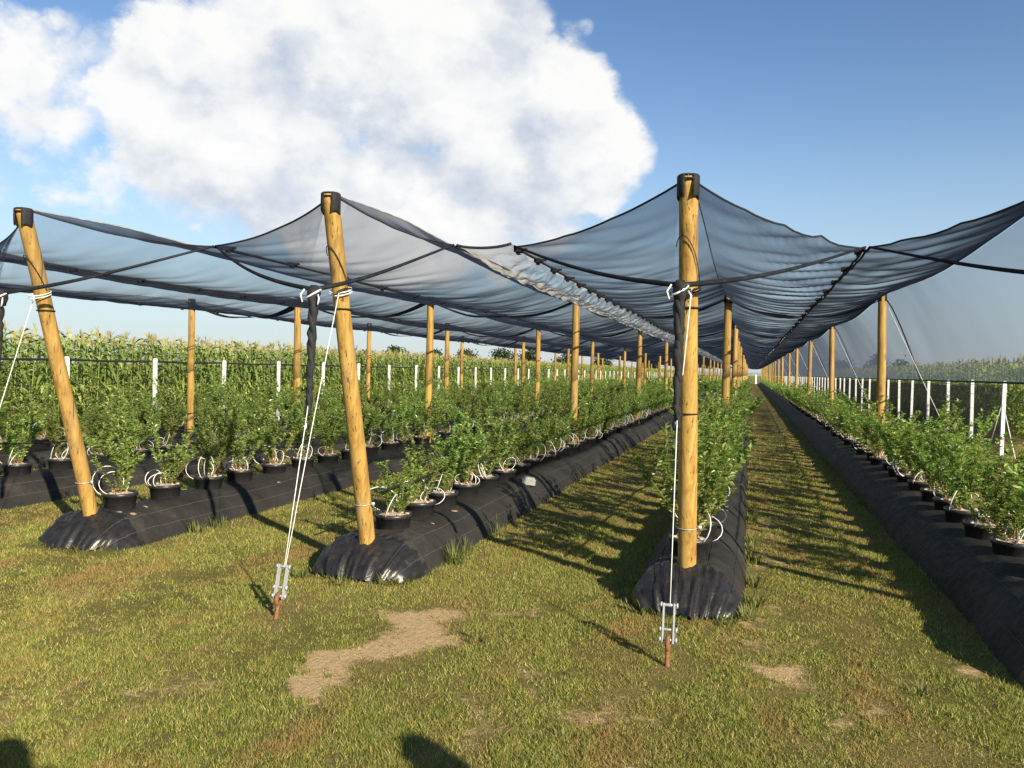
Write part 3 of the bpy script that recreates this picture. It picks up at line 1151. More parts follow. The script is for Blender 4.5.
def build_bunched():
    """loose rolled net hanging under the seam between two strips"""
    t = thing('bunched_net', 'pale crumpled band of bunched net hanging along the seam left of the foremost post', 'net')
    ys = list(np.arange(VF - .15, 24, .05)) + list(np.arange(24, 70, .25))
    nw = 20
    vs = []
    for v in ys:
        a = min(1, (v - VF + .3) / .8)
        for j in range(nw + 1):
            w = j / nw
            x = -2.33 + .47 * w
            z = ZV + .005 - .15 * a * sin(pi * w) ** .8
            fr = min(1, (v - VF + .15) / .5)
            z += fr * .045 * noise.noise(Vector((w * 5, v * 6.0, 1))) * sin(pi * w) + fr * .03 * noise.noise(Vector((w * 9 + v, v * 11, 4))) * sin(pi * w) ** .5
            x += .03 * noise.noise(Vector((v * 3, w * 3, 8)))
            vs.append((x, v, z))
    m = nw + 1
    fs = [(i * m + j, i * m + j + 1, (i + 1) * m + j + 1, (i + 1) * m + j) for i in range(len(ys) - 1) for j in range(nw)]
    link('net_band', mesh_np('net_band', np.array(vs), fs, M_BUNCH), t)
    rp = [Vector(vs[i * m + j]) for i in range(1) for j in range(m)]
    MB().tube(rp, .012, 6).build('edge_cord', M_BLACK, t)


build_bunched()


# ------------------------------------------------------------------ guys, tensioners, anchors
ANCV = 4.55
GUY_LABELS = {
    'fence': 'white guy rope of the end post by the fence',
    'middle': 'taut white guy rope in front of the upright foremost post',
    'rope': 'pair of white guy ropes running down beside the leaning post',
    'outer': 'white guy rope of the outermost leaning post',
    'second': 'white guy rope of the second bed from the corn',
    'corn': 'white guy rope of the bed nearest the corn'}
ANC_LABELS = {
    'fence': 'rusty ground anchor with steel tensioner by the fence bed',
    'middle': 'rusty ground anchor with steel tensioner before the upright foremost post',
    'rope': 'rusty ground anchor with steel tensioner under the two white ropes',
    'outer': 'rusty ground anchor with steel tensioner of the outermost leaning post',
    'second': 'rusty ground anchor with steel tensioner of the second bed from the corn',
    'corn': 'rusty ground anchor with steel tensioner of the bed nearest the corn'}


def build_guy(key):
    u = ROWS[key][0]
    base = Vector((u - .01, ANCV, 0))
    tail = Vector((u - .02, 4.93, 1.36))
    d = (tail - base).normalized()
    side = Vector((1, 0, 0))
    nrm = d.cross(side)
    R3 = Matrix((side, nrm, d)).transposed()
    t = thing('ground_anchor', ANC_LABELS[key], 'ground anchor', tuple(base), 'ground anchors in the grass')
    mb = MB()                                          # rusty rod with an open eye
    mb.tube([base * 0 + d * q for q in (-.12, .0, .06, .09)], .013, 8)
    mb.tube([d * (.125) + d * (.035 * cos(a)) + side * 0 + nrm * (.030 * sin(a)) for a in np.arange(0, 2 * pi - .2, .4)], .014, 8, closed=True)
    mb.build('rusty_eye', M_RUST, t)
    for sx in (-1, 1):
        b = MB()
        c = d * .235 + side * (.030 * sx)
        b.box(c, (.008, .034, .22), rot=R3)
        b.build('side_plate', M_ZINC, t, False)
    for q in (.145, .200, .335):
        b = MB()
        b.tube([d * q - side * .045, d * q + side * .045], .0095 if q != .2 else .007, 8)
        b.tube([d * q + side * .040, d * q + side * .050], .016, 6)
        b.tube([d * q - side * .050, d * q - side * .040], .016, 6)
        b.build('bolt', M_ZINC, t)
    g = thing('guy_rope', GUY_LABELS[key], 'rope', tuple(base + d * .34), 'white guy ropes of the end posts')
    o0 = base + d * .34
    MB().tube([Vector((.004, 0, 0)), tail - o0 + Vector((.004, 0, .06))], .0032, 6).build('rope', M_ROPE, g)
    k = MB()
    k.tube([(tail - o0) * f for f in (.86, .88, .9)], [.006, .009, .006], 6)
    k.tube([(tail - o0) * f for f in (.965, .985, 1.0)], [.008, .012, .010], 7)
    k.build('knot', M_ROPE, g)
    # second rope to the post itself
    zt = 2.20
    f = (zt - BH) / (TOPZ - BH)
    pp = Vector((u + .03, V0 + (TOPV - V0) * f - .080, zt))
    if key in ('rope', 'outer'):
        MB().tube([Vector((.012, 0, 0)), (pp - o0).lerp(Vector((0, 0, 0)), .5) + Vector((0, 0, -.008)), pp - o0], .0032, 6).build('rope', M_ROPE, g)
    else:
        q0 = tail + Vector((.03, 0, .28))
        MB().tube([q0 - o0, pp - o0], .0032, 6).build('rope', M_ROPE, g)
    w = MB()
    for z0 in (0, .02):
        w.tube([pp - o0 + Vector((-.03, .080, 0)) + Vector((.082 * cos(a), .082 * sin(a), z0 + .03 * sin(a))) for a in np.arange(0, 2 * pi, .42)], .0048, 5, closed=True)
    w.build('wrap', M_ROPE if key != 'middle' else M_BLACK, g)


for k in ROWS:
    build_guy(k)


def build_side_guys():
    u = ROWS['fence'][0]
    for k in range(1, 9):
        v = V0 + DV * k
        a = Vector((u + .07, v, 2.75))
        b = Vector((u + 1.35, v + .3, 0.05))
        t = thing('side_guy', 'thin white guy wire from the %s post behind the end post on %s' % (ordinal(k), ROWS['fence'][2].replace('the bed', 'the bed')), 'wire', tuple(b), 'thin guy wires on the fence side')
        MB().tube([Vector((0, 0, 0)), a - b], .004, 5).build('wire', M_ROPE, t)
        m = MB()
        m.tube([(0, 0, -.1), (0, 0, .04)], .012, 6)
        m.build('peg', M_RUST, t)


build_side_guys()


# ------------------------------------------------------------------ potted bushes
def leaf_quads(P, D, N, L, Wd, fold=.25):
    """diamond leaves, vectorised: base, left, tip, right -> 2 triangles each"""
    D = D / np.linalg.norm(D, axis=1, keepdims=True)
    Sx = np.cross(D, N)
    Sx /= np.linalg.norm(Sx, axis=1, keepdims=True) + 1e-9
    U = np.cross(Sx, D)
    n = len(P)
    v = np.zeros((n, 4, 3))
    v[:, 0] = P
    v[:, 1] = P + D * (L * .5)[:, None] - Sx * (Wd * .5)[:, None] + U * (Wd * fold)[:, None]
    v[:, 2] = P + D * L[:, None] - U * (L * .12)[:, None]
    v[:, 3] = P + D * (L * .5)[:, None] + Sx * (Wd * .5)[:, None] + U * (Wd * fold)[:, None]
    return v


def bush_meshes(seed, hgt, spread, nl=1.0, leafscale=1.0):
    r = np.random.default_rng(seed)
    stems = MB()
    Ps, Ds = [], []
    nst = r.integers(8, 12)
    for s in range(nst):
        a = r.random() * 2 * pi
        lean = spread * (.15 + .8 * r.random())
        hh = hgt * (.40 + .70 * r.random())
        p0 = np.array([.05 * cos(a), .05 * sin(a), 0])
        pts = []
        bend = r.normal(0, .05, 2)
        for i in range(7):
            f = i / 6
            pts.append(p0 + np.array([cos(a) * lean * f ** 1.2 + bend[0] * sin(pi * f), sin(a) * lean * f ** 1.2 + bend[1] * sin(pi * f), hh * (f ** .92)]))
        stems.tube(pts, [.006 * (1 - .75 * i / 6) for i in range(7)], 4, cap=False)
        tw = [(pts, .08)]
        for b in range(r.integers(3, 7)):
            f = .22 + .7 * r.random()
            i = int(f * 6)
            q0 = pts[i] + (pts[min(i + 1, 6)] - pts[i]) * (f * 6 - i)
            aa = a + r.normal(0, 1.3)
            l = hgt * (.16 + .26 * r.random())
            q = [q0 + np.array([cos(aa) * l * .6 * g, sin(aa) * l * .6 * g, l * g * .85]) for g in (0, .5, 1.0)]
            stems.tube(q, [.003, .0024, .0015], 3, cap=False)
            tw.append((q, 0.05))
        for (q, f0) in tw:
            q = np.array(q)
            seg = np.linalg.norm(np.diff(q, axis=0), axis=1)
            tot = seg.sum()
            cnt = int(tot / .0092 * nl)
            for c in range(cnt):
                f = f0 + (1 - f0) * r.random()
                dd = f * (len(q) - 1)
                i = min(int(dd), len(q) - 2)
                p = q[i] + (q[i + 1] - q[i]) * (dd - i)
                t = q[i + 1] - q[i]
                t = t / np.linalg.norm(t)
                an = r.random() * 2 * pi
                d = np.array([cos(an), sin(an), 0]) * (.55 + .5 * r.random()) + t * (.35 + .5 * r.random()) + r.normal(0, .15, 3)
                Ps.append(p)
                Ds.append(d)
    P = np.array(Ps)
    D = np.array(Ds)
    n = len(P)
    N = np.tile([0, 0, 1.0], (n, 1)) + r.normal(0, .35, (n, 3))
    L = (.030 + .032 * r.random(n)) * leafscale
    v = leaf_quads(P, D, N, L, L * (.46 + .12 * r.random(n)))
    f = np.arange(n * 4).reshape(n, 4)
    f = np.concatenate([f[:, [0, 2, 1]], f[:, [0, 3, 2]]])
    return stems, v.reshape(-1, 3), f


POT_R, POT_H = .155, .235


def pot_mb():
    mb = MB()
    mb.lathe([(.125, 0), (.150, POT_H - .035), (.160, POT_H - .034), (.161, POT_H), (.152, POT_H), (.146, POT_H - .03)], 18)
    return mb


def soil_mb(seed):
    mb = MB()
    prof = [(.149, POT_H - .026), (.11, POT_H - .012), (.06, POT_H - .004), (.004, POT_H + .006)]
    mb.lathe(prof, 12, jit=.25)
    for i in range(7):
        a = i * 2.4 + seed
        q = .05 + .085 * ((i * 37 + seed * 13) % 10) / 10
        mb.box((q * cos(a), q * sin(a), POT_H - .004), (.035, .025, .016), rot=Matrix.Rotation(a * 1.7, 3, 'Z') @ Matrix.Rotation(.3, 3, 'X'))
    return mb


def loop_mb(seed, q):
    """one white spaghetti tube arching out of the hose and into the pot"""
    r = random.Random(seed * 10 + q)
    a = r.uniform(-.9, .9) - pi / 2 + (pi if q == 2 else 0)
    R_ = r.uniform(.11, .18)
    top = POT_H + r.uniform(.10, .24)
    pts = []
    p0 = Vector((r.uniform(-.05, .05), r.uniform(-.08, .08), POT_H - .015))
    out = Vector((cos(a + q * .7), sin(a + q * .7), 0))
    sd_ = Vector((-out.y, out.x, 0))
    for i in range(15):
        th = -.25 * pi + i / 14 * 1.6 * pi
        c = p0 + out * (R_ * .72) + Vector((0, 0, (top - POT_H) * .55))
        pts.append(c + out * (-cos(th) * R_ * .85) + Vector((0, 0, sin(th) * (top - POT_H) * .62)) + sd_ * (.05 * sin(i * .35 + seed)))
    pts[0] = p0
    return MB().tube([p for p in pts if p.z > POT_H - .03], .0040, 5)


def place_list():
    out = []
    for key in ROWS:
        u = ROWS[key][0]
        y = V0 + .42
        k = 0
        while y < VEND - .5:
            ph = ((y - V0) / DV) % 1.0
            if ph * DV < .16 or (1 - ph) * DV < .16:
                y += .16
            rr = random.Random(int(y * 1000) + int(u * 77))
            k += 1
            out.append((key, k, u + rr.uniform(-.05, .05) - (.03 if key == 'fence' else 0), y + rr.uniform(-.05, .05)))
            y += .66 if key != 'fence' else .70
    return out


def build_bushes():
    allp = place_list()
    allp.sort(key=lambda p: (0 if in_view(p[2], p[3]) else 1, p[2] ** 2 + p[3] ** 2))
    inv = [p for p in allp if in_view(p[2], p[3])]
    near, far = inv[:300], inv[300:]
    side = [p for p in allp if not in_view(p[2], p[3])]
    # kinds
    K = 11
    kinds = []
    for s in range(K):
        st, lv, lf = bush_meshes(100 + s, .66 + .34 * ((s * 5) % K) / K, .33 + .09 * ((s * 3) % K) / K, 1.0)
        kinds.append((st.mesh('stems', M_STEM), mesh_np('foliage', lv, lf, M_LEAF, False)))
    pot = pot_mb().mesh('pot', M_POT)
    soils = [soil_mb(i).mesh('soil', M_SOIL) for i in range(3)]
    loops = [[loop_mb(s, q).mesh('drip_tube', M_TUBE) for q in range(3)] for s in range(6)]
    zb = BH - .085
    for n, (key, k, x, y) in enumerate(near):
        rr = random.Random(n * 31 + 5)
        dist = sqrt(x * x + y * y)
        lab = '%s potted berry bush from the near end of %s' % (ordinal(k), ROWS[key][2])
        grp = 'potted berry bushes on the beds'
        t = thing('potted_bush', lab, 'potted bush', (x, y, zb + (.02 if key == 'fence' else 0)), grp)
        t.rotation_euler = (0, 0, rr.uniform(-.5, .5))
        link('pot', pot, t)
        link('soil', soils[n % 3], t)
        st, fo = kinds[rr.randrange(K)]
        sc = rr.uniform(.74, 1.12) * (1.0 if key == 'middle' else (.90 if key == 'fence' else .93))
        if k == 1 and key == 'rope':
            sc *= .62
        rz = rr.uniform(0, 6.28)
        s_ = link('stems', st, t)
        f_ = link('foliage', fo, t)
        for o in (s_, f_):
            o.location = (0, 0, POT_H - .02)
            o.rotation_euler = (0, 0, rz)
            o.scale = (sc * rr.uniform(.92, 1.1) * (1.2 if key == 'fence' else 1.0),) * 2 + (sc,)
        if dist < 26:
            L = loops[rr.randrange(6)]
            for q in range(3 if (dist < 12 and n % 3) else 2):
                o = link('drip_tube', L[q], t)
                o.rotation_euler = (0, 0, rr.uniform(-1.2, 1.2))
    # the far rest of the bushes as one mass, lighter plants
    lites = []
    for s in range(4):
        st, lv, lf = bush_meshes(300 + s, .74, .34, .30, 1.75)
        pv = np.array(pot_mb().v)
        lites.append((lv + np.array([0, 0, POT_H - .02]), lf))
    V, F = [], []
    base = 0
    for n, (key, k, x, y) in enumerate(far + side):
        lv, lf = lites[n % 4]
        if (not in_view(x, y)) and sqrt(x * x + y * y) > 25:
            continue
        a = n * 1.7
        R_ = np.array([[cos(a), -sin(a), 0], [sin(a), cos(a), 0], [0, 0, 1]])
        sc = (.72 if key == 'fence' else .82) + .25 * ((n * 7) % 10) / 10
        if y > 60:
            lsel = lf[::2] if y < 100 else lf[::3]
        else:
            lsel = lf
        V.append((lv * sc) @ R_.T + np.array([x, y, zb]))
        F.append(lsel + base)
        base += len(lv)
    o = link('distant_bushes', mesh_np('distant_bushes', np.concatenate(V), np.concatenate(F).astype(np.int32), M_LEAF, False))
    o['kind'] = 'stuff'
    mb = MB()
    for n, (key, k, x, y) in enumerate(far + side):
        mb.lathe([(.125, 0), (.16, POT_H), (.004, POT_H - .01)], 8, c=(x, y, zb))
    o = mb.build('distant_pots', M_POT)
    o['kind'] = 'stuff'


build_bushes()


def build_hoses():
    for key in ROWS:
        u = ROWS[key][0]
        pts = []
        v = V0 + .02
        while v < 70:
            ph = ((v - V0) / 1.4) % 1.0
            pts.append((u + .085 + .03 * noise.noise(Vector((v * .8, u, 0))), v, BH + .40 + .05 * noise.noise(Vector((v * .5, u, 5))) - .03 * sin(pi * ph)))
            v += .35
        o = MB().tube(pts, .0095, 6).build('drip_hose', M_HOSE)
        tag(o, 'black drip hose strung above the pots of %s' % ROWS[key][2], 'hose', 'drip hoses along the beds')


build_hoses()


def build_clods():
    """dry lumps of soil and peat spilled on the beds"""
    mb = MB()
    me = []
    for s in range(3):
        m = MB()
        prof = [(.004, -.015), (.03, -.012), (.045, .004), (.03, .022), (.004, .028)]
        m.lathe(prof, 7, jit=.9)
        me.append(m)
    allv = MB()
    r = random.Random(3)
    for key in ('middle', 'rope', 'outer', 'fence'):
        u, hw, _ = ROWS[key]
        for i in range(60):
            y = V0 + .2 + r.random() ** 1.6 * 22
            s = r.choice((-1, 1)) * r.uniform(.30, .55)
            z = bed_height(s)
            q = r.choice(me)
            sc = r.uniform(.15, .65)
            a = r.uniform(0, 6)
            vs = [(Matrix.Rotation(a, 3, 'Z') @ Vector(p)) * sc for p in q.v]
            allv.add([(p.x * 1.5 + u + s * hw, p.y + y, p.z * .7 + z + .006) for p in vs], q.f)
    o = allv.build('soil_crumbs', M_CLOD)
    o['kind'] = 'stuff'
    b = MB()
    b.box((0, 0, 0), (.17, .10, .07))
    b.box((.01, .005, .042), (.13, .08, .025))
    o = b.build('stone_block', M_STONE, None, False)
    o.location = (-2.62, 9.6, BH + .0)
    o.rotation_euler = (.05, .12, .5)
    tag(o, 'small pale grey block lying by the pots on the rope-held bed', 'block')


build_clods()


def tuft(x, y, n, h, seed, spread=.07, z=0.0):
    r = np.random.default_rng(seed)
    a = r.random(n) * 2 * pi
    q = spread * r.random(n) ** .5
    b = np.stack([x + q * np.cos(a), y + q * np.sin(a), np.full(n, z - .01)], 1)
    la = a + r.normal(0, .7, n)
    hh = h * (.4 + .7 * r.random(n))
    w = .004 + .003 * r.random(n)
    ls = hh * (.3 + .6 * r.random(n))
    tip = b + np.stack([np.cos(la) * ls, np.sin(la) * ls, hh], 1)
    mid = b + np.stack([np.cos(la) * ls * .35, np.sin(la) * ls * .35, hh * .62], 1)
    sx = np.stack([-np.sin(la) * w, np.cos(la) * w, np.zeros(n)], 1)
    v = np.stack([b - sx, b + sx, mid + sx * .8, mid - sx * .8, tip], 1).reshape(-1, 3)
    i = np.arange(n)[:, None] * 5
    f = np.concatenate([i + [0, 1, 2], i + [0, 2, 3], i + [3, 2, 4]])
    return v, f.astype(np.int32)


def build_weeds():
    spots = [(-2.36, 6.35, 60, .20), (-2.42, 6.75, 24, .16), (-2.38, 7.6, 10, .22), (-5.15, 6.6, 26, .16), (-5.12, 6.9, 18, .14), (-3.35, 5.5, 40, .09), (-2.62, 5.58, 30, .09), (-2.95, 5.42, 40, .08),
             (.02, 5.6, 30, .11), (.06, 5.95, 40, .12), (.06, 6.5, 40, .14), (-.12, 5.42, 24, .08), (-.70, 5.5, 26, .09), (-6.25, 6.0, 26, .10), (-5.5, 5.5, 30, .08),
             (.05, 7.3, 50, .12), (.06, 8.2, 50, .12), (.06, 9.4, 60, .12), (-.45, 5.3, 30, .06), (-1.55, 4.6, 20, .07), (-.75, 3.5, 30, .05), (.9, 4.6, 26, .06), (.55, 3.55, 40, .06), (-.95, 5.0, 20, .06)]
    r = random.Random(5)
    for key, v in (('middle', 5.50), ('rope', 5.56), ('outer', 5.62)):       # grass grown over the buried near edge
        u, hw, _ = ROWS[key]
        for i in range(26):
            q = r.uniform(-1, 1)
            spots.append((u + q * hw * .95, v + .10 * q * q + r.uniform(-.05, .04), 12, r.uniform(.03, .08)))
    for key in ('middle', 'rope', 'outer', 'fence'):
        u, hw, _ = ROWS[key]
        for i in range(60):
            s = r.choice((-1, 1))
            spots.append((u + s * (hw * 1.02 + r.uniform(0, .06)), V0 + r.uniform(0, 16), 14, r.uniform(.04, .10)))
    V, F, b = [], [], 0
    for i, (x, y, n, h) in enumerate(spots):
        v, f = tuft(x, y, n, h, i)
        V.append(v)
        F.append(f + b)
        b += len(v)
    o = link('weeds', mesh_np('weeds', np.concatenate(V), np.concatenate(F), M_WEED, False))
    o['kind'] = 'stuff'


build_weeds()


# ------------------------------------------------------------------ post and wire fences
def build_fences():
    for (x, v0, dv, n, top, wires, ph, lab) in (
            (-13.4, 8.0, 2.55, 56, 1.76, (1.70, 1.2, .6), 'on the corn side', 'row of pale fence posts with black cable along the tall corn'),
            (5.3, 19.8, 2.53, 46, 1.60, (1.52, 1.30, .95, .5), 'on the shaded side', 'row of bright white fence posts with wires beyond the shaded bed')):
        t = thing('post_fence', lab, 'fence', (x, v0, 0))
        mb = MB()
        mb.box((0, 0, top / 2 - .1), (.07, .07, top + .2))
        mb.box((0, 0, top + .012), (.052, .052, .024))
        me = mb.mesh('fence_post', M_CONC, False)
        r = random.Random(int(x))
        for k in range(n):
            o = link('fence_post', me, t)
            o.location = (r.uniform(-.02, .02), dv * k, r.uniform(-.03, .02))
            o.rotation_euler = (radians(r.uniform(-.8, .8)), radians(r.uniform(-.8, .8)), 0)
        for z in wires:
            pts = [(-.055, dv * k * .5, z - (.02 if k % 2 else 0)) for k in range(n * 2 - 1)]
            big = z == wires[0]
            MB().tube(pts, (.024 if x < 0 else .009) if big else .004, 5).build('cable' if big else 'wire', M_HOSE, t)
        # slanting braces at the near end
        if x > 0:
            for s in (-1, 1):
                b = MB()
                b.tube([(0, s * .06, 1.1), (.0, s * 1.0, .0)], .010, 6)
                b.build('brace', M_CONC, t)
        vs = [(.06, -0.0, .02), (.06, dv * (n - 1), .02), (.06, dv * (n - 1), top - .12), (.06, 0, top - .12)]
        if x > 0:
            link('shade_sheet', mesh_np('shade_sheet', np.array(vs), [(0, 1, 2, 3)], M_SHADE_SHEET), t)  # sheet added for the shade of the corn between the posts


build_fences()


# ------------------------------------------------------------------ corn
def corn_mb(seed, hgt, lite=False):
    r = random.Random(seed)
    mb = MB()
    ns = 3 if lite else 4
    mb.tube([(0, 0, -.05), (.01, .0, hgt * .5), (.02, .01, hgt * .86)], [.013, .011, .006], 3 if lite else 5, cap=False)
    nl = 10 if lite else 16
    for i in range(nl):
        z = hgt * (.10 + .74 * i / (nl - 1))
        a = i * pi + r.uniform(-.7, .7)
        L = r.uniform(.42, .70) * (1 - .35 * (i / nl) ** 2)
        rise = r.uniform(.45, .85)
        w = r.uniform(.026, .042)
        o = Vector((cos(a), sin(a), 0))
        sx = Vector((-sin(a), cos(a), 0))
        vs, fs = [], []
        for q in range(ns + 1):
            f = q / ns
            p = Vector((0, 0, z)) + o * (L * f * (1 - .15 * f)) + Vector((0, 0, L * (rise * f - 1.05 * f * f)))
            ww = w * (1 - f ** 2.2) * (.6 + .8 * min(1, f * 3)) + .002
            tw = sx * ww + Vector((0, 0, ww * .4 * r.uniform(-1, 1)))
            vs += [p - tw, p + tw]
            if q:
                fs.append((2 * q - 2, 2 * q - 1, 2 * q + 1, 2 * q))
        mb.add(vs, fs, 0)
    for i in range(4 if lite else 7):
        a = r.uniform(0, 6.28)
        l = r.uniform(.12, .20)
        s = .0 if i == 0 else r.uniform(.03, .08)
        p0 = Vector((.02, .01, hgt * .85))
        p1 = p0 + Vector((cos(a) * s * .5, sin(a) * s * .5, l * .6))
        p2 = p0 + Vector((cos(a) * s * 1.4, sin(a) * s * 1.4, l))
        mb.tube([p0, p1, p2], [.006, .009, .004], 3, cap=False, mi=1)
    return mb


def build_corn():
    kinds = [corn_mb(s, 2.40 + .06 * s, False) for s in range(5)]
    me = [k.mesh('corn_plant', [M_CORN, M_TASSEL], False) for k in kinds]
    r = random.Random(11)
    n = 0
    lite = [corn_mb(50 + s, 2.44 + .07 * s, True) for s in range(4)]
    lv = [(np.array(k.v), [np.array([f for f in k.f if len(f) == 4])], np.array([m for f, m in zip(k.f, k.mi) if len(f) == 4])) for k in lite]
    V, F, MI, base = [], [], [], 0
    cnt = 0

    def put(x, y, s, a, q):
        nonlocal base
        v, f, mi = lv[q % 4]
        R_ = np.array([[cos(a), -sin(a), 0], [sin(a), cos(a), 0], [0, 0, 1]])
        V.append((v * s) @ R_.T + np.array([x, y, 0]))
        F.append(f[0] + base)
        MI.append(mi)
        base += len(v)

    # field on the left: individuals along its near edge, then the mass behind
    spots = []
    gap = {}
    y = 11.5
    while y < 60:
        spots.append((-15.2 + r.uniform(-.08, .08), y))
        y += .165
    for (x, y) in spots:
        if cnt < 290 and in_view(x, y):
            cnt += 1
            o = link('corn_plant', me[r.randrange(5)])
            o.location = (x, y, 0)
            sc = r.uniform(.96, 1.03)
            o.scale = (sc, sc, sc)
            o.rotation_euler = (r.uniform(-.06, .06), r.uniform(-.06, .06), r.uniform(0, 6.28))
            fp = int((y - 8.0) / 2.55) + 1
            gap[fp] = gap.get(fp, 0) + 1
            tag(o, '%s corn plant of the front row past the %s pale corn-side fence post' % (ordinal(gap[fp]), ordinal(fp)), 'corn plant', 'corn plants along the field edge')
    k = 0
    for row in range(11):
        x0 = -15.2 - .55 * row
        y = 8.0 if row else 60
        while y < 190:
            st = .20 + .0015 * max(0, y - 20) + .02 * row
            y += st * r.uniform(.7, 1.3)
            if row > 5 and y > 80 and r.random() < .4:
                continue
            if not in_view(x0, y, 1.12):
                continue
            put(x0 + r.uniform(-.12, .12), y, r.uniform(.92, 1.08), r.uniform(0, 6.28), k)
            k += 1
    # field on the right, beyond the fence
    for row in range(9):
        x0 = 8.2 + .6 * row
        y = 18.0
        while y < 170:
            y += (.24 + .0015 * max(0, y - 20) + .02 * row) * r.uniform(.7, 1.3)
            if not in_view(x0, y, 1.15):
                continue
            put(x0 + r.uniform(-.15, .15), y, r.uniform(.92, 1.07), r.uniform(0, 6.28), k)
            k += 1
    # far end, across the rows
    for row in range(5):
        x = -40.0
        while x < 26:
            x += r.uniform(.25, .5)
            put(x, 232 + row * 2 + r.uniform(-.5, .5), r.uniform(.9, 1.1), r.uniform(0, 6.28), k)
            k += 1
    o = link('corn_field', mesh_np('corn_field', np.concatenate(V), np.concatenate(F).astype(np.int32), [M_CORN, M_TASSEL], False, np.concatenate(MI)))
    o['kind'] = 'stuff'


build_corn()


# ------------------------------------------------------------------ far trees
def build_trees():
    spots = [(-104, 205, 6.5, 5.5), (-97, 208, 8.5, 6.0), (-84, 206, 7.0, 5.0), (-78, 215, 7.5, 6.5), (-66, 214, 9.0, 7.0), (-58, 212, 8.0, 6.0), (-50, 220, 7.0, 6.0), (-40, 226, 6.5, 6), (-28, 232, 6, 6),
             (11, 262, 6.4, 5.5), (18, 255, 7.6, 7.0), (26, 262, 7.0, 8.0), (35, 255, 8.2, 7.5), (44, 264, 6.8, 7)]
    for i, (x, y, h, w) in enumerate(spots):
        r = np.random.default_rng(900 + i)
        side = 'beyond the corn field' if x < 0 else 'seen through the hanging side net'
        t = thing('far_tree', '%s dark round far tree from the corn edge, standing %s' % (ordinal(i + 1), side), 'tree', (x, y, 0), 'dark trees along the horizon')
        mb = MB()
        mb.tube([(0, 0, -.3), (.1, 0, h * .3), (.15, .1, h * .6)], [.28, .2, .1], 7)
        for q in range(4):
            a = q * 1.6 + i
            mb.tube([(.1, 0, h * .3), (cos(a) * w * .15, sin(a) * w * .15, h * .5), (cos(a) * w * .3, sin(a) * w * .3, h * .68)], [.12, .08, .03], 5)
        mb.build('trunk', M_BARK, t)
        n = 1100
        cl = r.normal(0, 1, (26, 3))
        cl /= np.linalg.norm(cl, axis=1, keepdims=True)
        cl *= (r.random((26, 1)) ** .4) * np.array([w * .40, w * .40, h * .30])
        cl[:, 2] += h * .62
        k = r.integers(0, 26, n)
        P = cl[k] + r.normal(0, 1, (n, 3)) * w * .10
        D = r.normal(0, 1, (n, 3))
        N = r.normal(0, 1, (n, 3)) + [0, 0, .8]
        L = .45 + .5 * r.random(n)
        v = leaf_quads(P, D, N, L, L * .7)
        f = np.arange(n * 4).reshape(n, 4)
        link('crown', mesh_np('crown', v.reshape(-1, 3), f.astype(np.int32), M_TREE, False), t)


build_trees()

# white marker post at the far end of the grass lane
mb = MB()
mb.box((0, 0, .8), (.30, .12, 1.7))
mb.box((0, 0, 1.68), (.22, .10, .08))
o = mb.build('marker_post', M_CONC, None, False)
o.location = (1.1, 156, 0)
tag(o, 'white marker post at the far end of the grass lane', 'post')


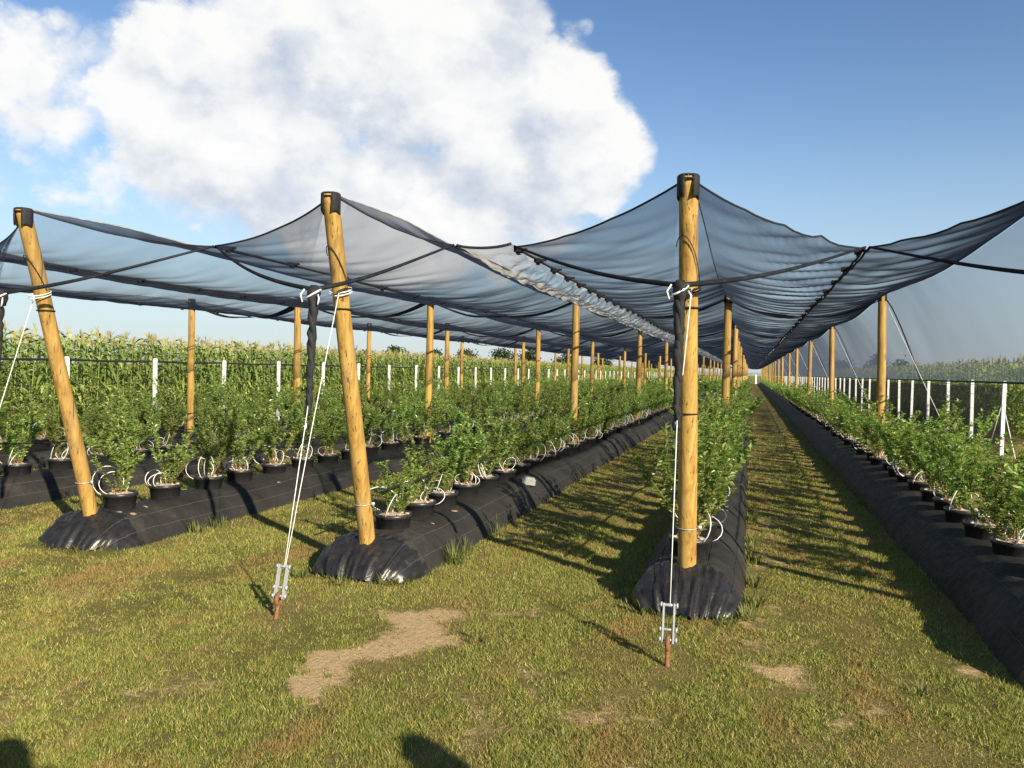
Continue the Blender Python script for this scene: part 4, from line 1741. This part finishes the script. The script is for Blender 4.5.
# ------------------------------------------------------------------ the two people whose shadows fall into the picture
def person(name_label, x, y, face, phone, top, legs):
    t = thing('person', name_label, 'person', (x, y, 0))
    t.rotation_euler = (0, 0, face)

    def skin(name, verts, edges, radii, mat, sub=2):
        me = bpy.data.meshes.new(name)
        me.from_pydata(verts, edges, [])
        me.materials.append(mat)
        o = link(name, me, t)
        md = o.modifiers.new('skin', 'SKIN')
        md.use_smooth_shade = True
        for i, r in enumerate(radii):
            d = me.skin_vertices[0].data[i]
            d.radius = r if isinstance(r, tuple) else (r, r)
            d.use_root = i == 0
        ss = o.modifiers.new('smooth', 'SUBSURF')
        ss.levels = ss.render_levels = sub
        return o
    hand = [(-.09, .14, 1.55), (.09, .14, 1.55)] if phone else [(-.27, .06, .86), (.27, .06, .86)]
    elb = [(-.26, .05, 1.18), (.26, .05, 1.18)] if phone else [(-.27, -.03, 1.12), (.27, -.03, 1.12)]
    v = [(0, 0, .96), (0, .0, 1.15), (0, -.01, 1.36), (0, .0, 1.50), (0, .01, 1.57), (0, .03, 1.66), (0, .02, 1.74),
         (-.17, -.01, 1.42), elb[0], hand[0], (.17, -.01, 1.42), elb[1], hand[1],
         (-.09, 0, .90), (-.10, .02, .50), (-.10, -.02, .09), (-.10, .14, .04), (.09, 0, .90), (.10, .02, .50), (.10, -.02, .09), (.10, .14, .04)]
    e = [(0, 1), (1, 2), (2, 3), (3, 4), (4, 5), (5, 6), (2, 7), (7, 8), (8, 9), (2, 10), (10, 11), (11, 12), (0, 13), (13, 14), (14, 15), (15, 16), (0, 17), (17, 18), (18, 19), (19, 20)]
    r = [(.14, .10), (.13, .10), (.16, .11), .06, .065, .098, .085, .065, .046, .034, .065, .046, .034, .085, .058, .042, .04, .085, .058, .042, .04]
    skin('body', v, e, r, M_SKIN)
    for sgn, h in zip((-1, 1), hand):
        for q in range(5):
            o = (sgn * (-.012 + .012 * q) if phone else 0, .0 if phone else -.024 + .016 * q, 0)
            p0 = Vector(h) + Vector(o)
            d = Vector((-sgn * .012, .02, .035)) if phone else Vector((sgn * .004, .006, -.036))
            if q == 4:
                d = d * .7 + Vector((-sgn * .02, .02, 0))
            L = (.9, 1.05, 1.1, .95, .8)[q]
            skin('finger', [tuple(p0), tuple(p0 + d * L), tuple(p0 + d * 2 * L + Vector((-sgn * .01, 0, 0)))], [(0, 1), (1, 2)], [.010, .009, .008], M_SKIN, 1)
    sv = [v[i] for i in (0, 1, 2, 7, 8, 10, 11)]
    skin('shirt', sv, [(0, 1), (1, 2), (2, 3), (3, 4), (2, 5), (5, 6)], [(.165, .12), (.155, .118), (.18, .125), .078, .062, .078, .062], top)
    tv = [v[0]] + [v[i] for i in (13, 14, 15, 17, 18, 19)]
    skin('trousers', tv, [(0, 1), (1, 2), (2, 3), (0, 4), (4, 5), (5, 6)], [(.165, .125), .10, .075, .06, .10, .075, .06], legs)
    hm = MB()
    hm.lathe([(.004, .135), (.06, .122), (.096, .07), (.104, .01), (.10, -.05)], 16, c=(0, -.012, 1.68), jit=.12)
    hm.build('hair', M_BARK, t)
    f = MB()
    f.tube([(0, .118, 1.69), (0, .135, 1.66), (0, .118, 1.645)], [.008, .014, .008], 6)
    for sx in (-1, 1):
        f.lathe([(.003, -.012), (.013, 0), (.003, .012)], 8, c=(sx * .034, .105, 1.695))
        f.lathe([(.004, -.03), (.016, 0), (.004, .03)], 8, c=(sx * .104, .02, 1.67))
    f.build('face_features', M_SKIN, t)


person('person in dark clothes holding up a phone, shadow at the lower corner of the grass', .26, -.30, .29, True, M_CLOTH, M_CLOTH)
person('person in dark clothes standing with lowered arms, head shadow on the near grass', 1.88, .30, .6, False, M_CLOTH, M_CLOTH)
